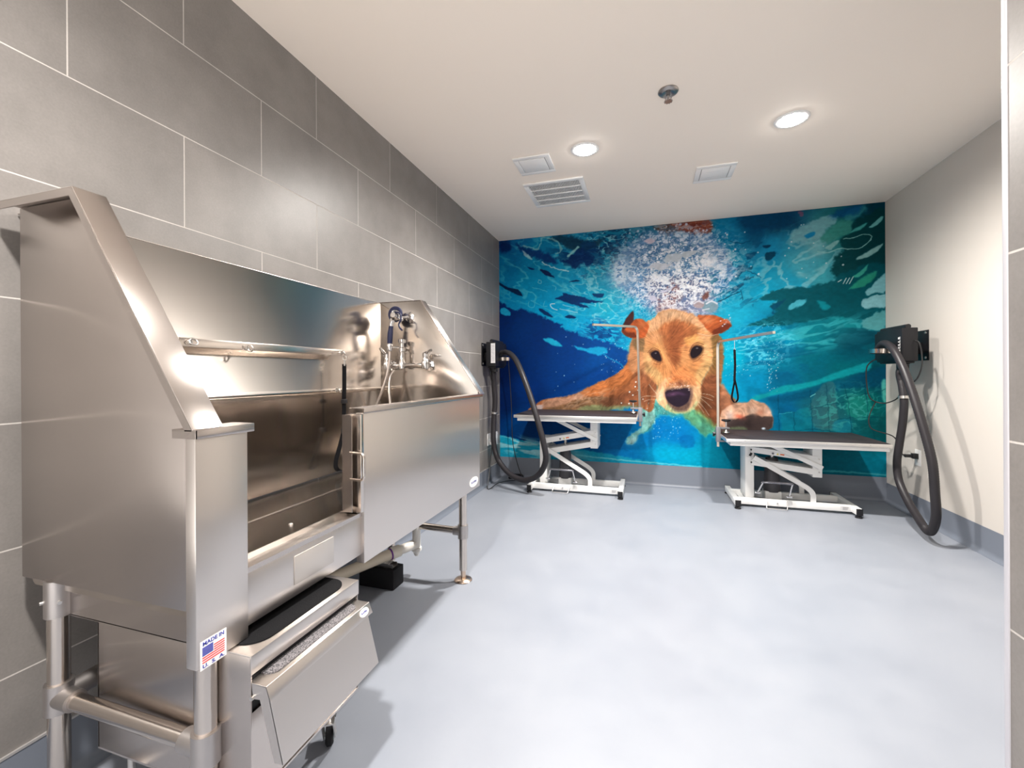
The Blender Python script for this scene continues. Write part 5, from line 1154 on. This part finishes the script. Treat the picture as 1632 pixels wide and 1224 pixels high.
def dryer(side, label, bx0, bx1, y0, y1, plate_y, hose_pts, hoop, cords, flex, label_on):
    """side: -1 on the left wall (x=0), +1 on the right wall. bx0..bx1 is the housing's depth from the wall side out"""
    w = 0.0 if side < 0 else XR; s = -side        # s = direction away from the wall
    t = thing('pet_dryer', label, 'dryer', (w, (plate_y[0]+plate_y[1])/2, 1.25), 'wall-mounted pet dryers')
    lo_, hi_ = min(bx0, bx1), max(bx0, bx1)
    br = MB().box(min(w, w+.006*s), max(w, w+.006*s), plate_y[0], plate_y[1], 1.143, 1.357, .002)
    br.box(min(w+.006*s, bx0), max(w+.006*s, bx0), plate_y[0]+.06, plate_y[1]-.02, 1.19, 1.27, .002)
    plate = br.build('wall_bracket', BLACK, t)
    bo = MB()
    for yy in (plate_y[0]+.028, plate_y[1]-.028):
        for zz in (1.163, 1.337): bo.lathe([(.0, .006*s), (.0095, .006*s), (.0085, .011*s), (.004, .013*s), (.0, .013*s)], (w, yy, zz), 'x', 16)
    bo.build_each('bracket_bolt', ZINC, plate)
    hs_ = MB().box(lo_, hi_, y0, y1, 1.135, 1.362, .006)
    hs_.box(lo_+.008, hi_-.008, y0+.10, y1+.05, 1.150, 1.350, .006)
    hs = hs_.build('housing', BLACK, t)
    MB().cyl(((lo_+hi_)/2, y0+.02, 1.372), ((lo_+hi_)/2, y1+.02, 1.372), .016, seg=16).build('carry_tube', BLACK_PL, hs)
    MB().box(lo_+.01, hi_-.01, y0+.02, y1-.02, 1.122, 1.135, .003).cyl(((lo_+hi_)/2, y0+.09, 1.135), ((lo_+hi_)/2, y0+.09, 1.085), .034, seg=20).build('outlet_port', BLACK_PL, hs)
    xf = bx1
    if label_on == 'plain':
        d = MB().box(min(xf-.046*s, xf-.004*s), max(xf-.046*s, xf-.004*s), y0-.001, y0+.0005, 1.166, 1.348).build('spec_label', mat('pale_label', (.55, .54, .55), .5), hs)
        m = MB()
        for k in range(3):
            xx = xf-(.036-.010*k)*s; zz = 1.180
            R = random.Random(k+7)
            while zz < 1.33:
                l_ = R.uniform(.006, .03); m.box(xx-.0013, xx+.0013, y0-.0015, y0-.0009, zz, min(zz+l_, 1.335)); zz += l_+.006
        m.build('label_print', GREY_INK, d)
    else:
        m = MB(); R = random.Random(5)
        for k in range(5):
            zz = 1.200 + k*.0215
            for q in range(2):
                m.box(min(xf, xf+.001*s), max(xf, xf+.001*s), y0+.030+q*.010, y0+.036+q*.010, zz, zz+R.choice((.007, .014)))
            m.box(min(xf, xf+.001*s), max(xf, xf+.001*s), y0+.022, y0+.026, zz, zz+.017)
        m.build('housing_lettering', LETTER, hs)
    hp_ = smooth_path(hose_pts, 26)
    ho = MB().tube(hp_, ribbed(hp_, .0245 if side > 0 else .0255), 16).build('hose', HOSE, t)
    # nozzle end cone and the cuff where the hose meets the port
    MB().cyl(hp_[-1], (hp_[-1] + (hp_[-1]-hp_[-6]).normalized()*.05), .024, .034, 18).build('hose_cuff', BLACK_PL, ho)
    i = int(len(hp_)*.86)
    MB().cyl(hp_[i], hp_[i]+(hp_[i+2]-hp_[i]).normalized()*.018, .031, seg=18).build('hose_clamp', ZINC, ho)
    MB().ribbon(smooth_path(hoop, 8), .030, .003, (0, 0, 1)).build('hose_hanger', STEEL_P, hs)
    for c in cords:
        MB().tube(smooth_path(c, 10), .0042, 8).build('power_cord', CORD, t)
    return t

YA = 3.80
dryer(-1, 'black pet dryer with grey hose on the left tiled wall beside the left grooming table', .056, .150, 3.752, 4.06, (3.776, 4.032),
      [(.158, 3.87, 1.248), (.200, 3.83, 1.266), (.285, 3.76, 1.250), (.372, 3.68, 1.178), (.462, 3.60, 1.028), (.547, 3.55, .828), (.610, 3.52, .646), (.651, 3.52, .490), (.664, 3.55, .344), (.606, 3.60, .218), (.505, 3.65, .142), (.400, 3.70, .122), (.280, 3.76, .150), (.175, 3.82, .222), (.112, 3.86, .305), (.079, 3.88, .440), (.077, 3.90, .620), (.090, 3.90, .800), (.088, 3.88, .960), (.095, 3.842, 1.085)],
      [(.150, 3.84, 1.200), (.19, 3.83, 1.205), (.245, 3.87, 1.205), (.225, 3.93, 1.205), (.17, 3.95, 1.20)],
      [[(.070, 3.80, 1.130), (.075, 3.83, 1.02), (.095, 3.90, .86), (.06, 3.95, .66), (.035, 3.96, .50), (.03, 3.965, .42)],
       [(.035, 3.965, .40), (.045, 3.90, .26), (.055, 3.82, .10), (.07, 3.74, .012), (.095, 3.75, .007), (.13, 3.86, .03), (.19, 4.02, .02), (.30, 4.12, .008), (.40, 4.12, .007)],
       [(.165, 4.09, 1.20), (.168, 4.13, 1.0), (.175, 4.16, .70), (.180, 4.17, .40), (.215, 4.18, .20), (.262, 4.18, .06), (.275, 4.18, .045)]],
      None, 'plain')
dryer(1, 'black pet dryer with grey hose on the cream right wall beside the right grooming table', 3.215, 3.125, 3.565, 3.90, (3.732, 3.922),
      [(3.085, 3.80, 1.215), (3.070, 3.68, 1.262), (3.068, 3.56, 1.225), (3.078, 3.46, 1.10), (3.088, 3.37, .930), (3.098, 3.28, .720), (3.110, 3.22, .520), (3.120, 3.215, .335), (3.130, 3.225, .195), (3.135, 3.27, .100), (3.145, 3.34, .070), (3.155, 3.45, .110), (3.160, 3.58, .190), (3.160, 3.685, .300), (3.160, 3.71, .420), (3.165, 3.69, .560), (3.170, 3.66, .710), (3.172, 3.645, .850), (3.172, 3.665, .960), (3.170, 3.69, 1.05), (3.170, 3.66, 1.10)],
      [(3.125, 3.60, 1.205), (3.09, 3.60, 1.207), (3.03, 3.61, 1.21), (3.005, 3.69, 1.212), (3.03, 3.78, 1.212), (3.09, 3.80, 1.21), (3.125, 3.80, 1.207)],
      [[(3.195, 3.560, 1.272), (3.205, 3.535, 1.255), (3.215, 3.53, 1.18), (3.215, 3.53, 1.10), (3.205, 3.56, 1.02), (3.190, 3.62, .97)],
       [(3.10, 3.86, 1.16), (3.075, 3.93, 1.10), (3.08, 3.94, .95), (3.10, 3.93, .86), (3.16, 3.90, .83), (3.19, 3.80, .86), (3.18, 3.70, .91)],
       [(3.13, 3.93, .84), (3.10, 3.95, .74), (3.095, 3.95, .67), (3.12, 3.94, .625), (3.215, 3.90, .590), (3.245, 3.885, .540), (3.252, 3.87, .480), (3.271, 3.862, .452)]],
      None, 'print')

# ---------------------------------------------------------------- outlets and the small things in the left corner
def outlet(side, y, z, label):
    w = 0 if side < 0 else XR; s = -side
    t = thing('wall_outlet', label, 'outlet', (w, y, z))
    MB().box(min(w, w+.006*s), max(w, w+.006*s), y-.036, y+.036, z-.058, z+.058, .002).build('cover_plate', WHITE_PL, t)
    r = MB()
    for dz in (-.021, .021): r.box(min(w+.006*s, w+.0075*s), max(w+.006*s, w+.0075*s), y-.017, y+.017, z+dz-.014, z+dz+.014, .0006)
    r.build_each('receptacle', mat('ivory_receptacle', (.72, .71, .69), .4), t)
    return t
o1 = outlet(-1, 3.955, .425, 'white wall outlet with a clear bubble cover on the left tiled wall')
MB().box(.006, .062, 3.985, 4.075, .365, .495, .010).build('bubble_cover', CLEAR, o1)
MB().box(.008, .040, 3.950, 3.985, .375, .400, .003).build('cover_latch', WHITE_PL, o1)
o2 = outlet(1, 3.862, .440, 'white wall outlet low on the cream right wall behind the dryer hose')
pg = thing('power_plug', 'black power plug in the outlet on the cream right wall', 'plug', (XR-.03, 3.862, .447))
MB().box(XR-.040, XR-.0075, 3.845, 3.880, .432, .470, .004).box(XR-.085, XR-.040, 3.852, 3.872, .440, .462, .004).build('plug_body', BLACK_PL, pg)
ft = thing('foot_switch', 'flat black pedal box on the floor against the mural wall, left corner', 'box', (.23, 4.20, 0))
MB().box(.135, .275, 4.165, 4.245, .0008, .034, .006).build('case', BLACK_PL, ft)
MB().box(.145, .265, 4.170, 4.235, .034, .043, .004).build('pedal', RUBBER, ft)
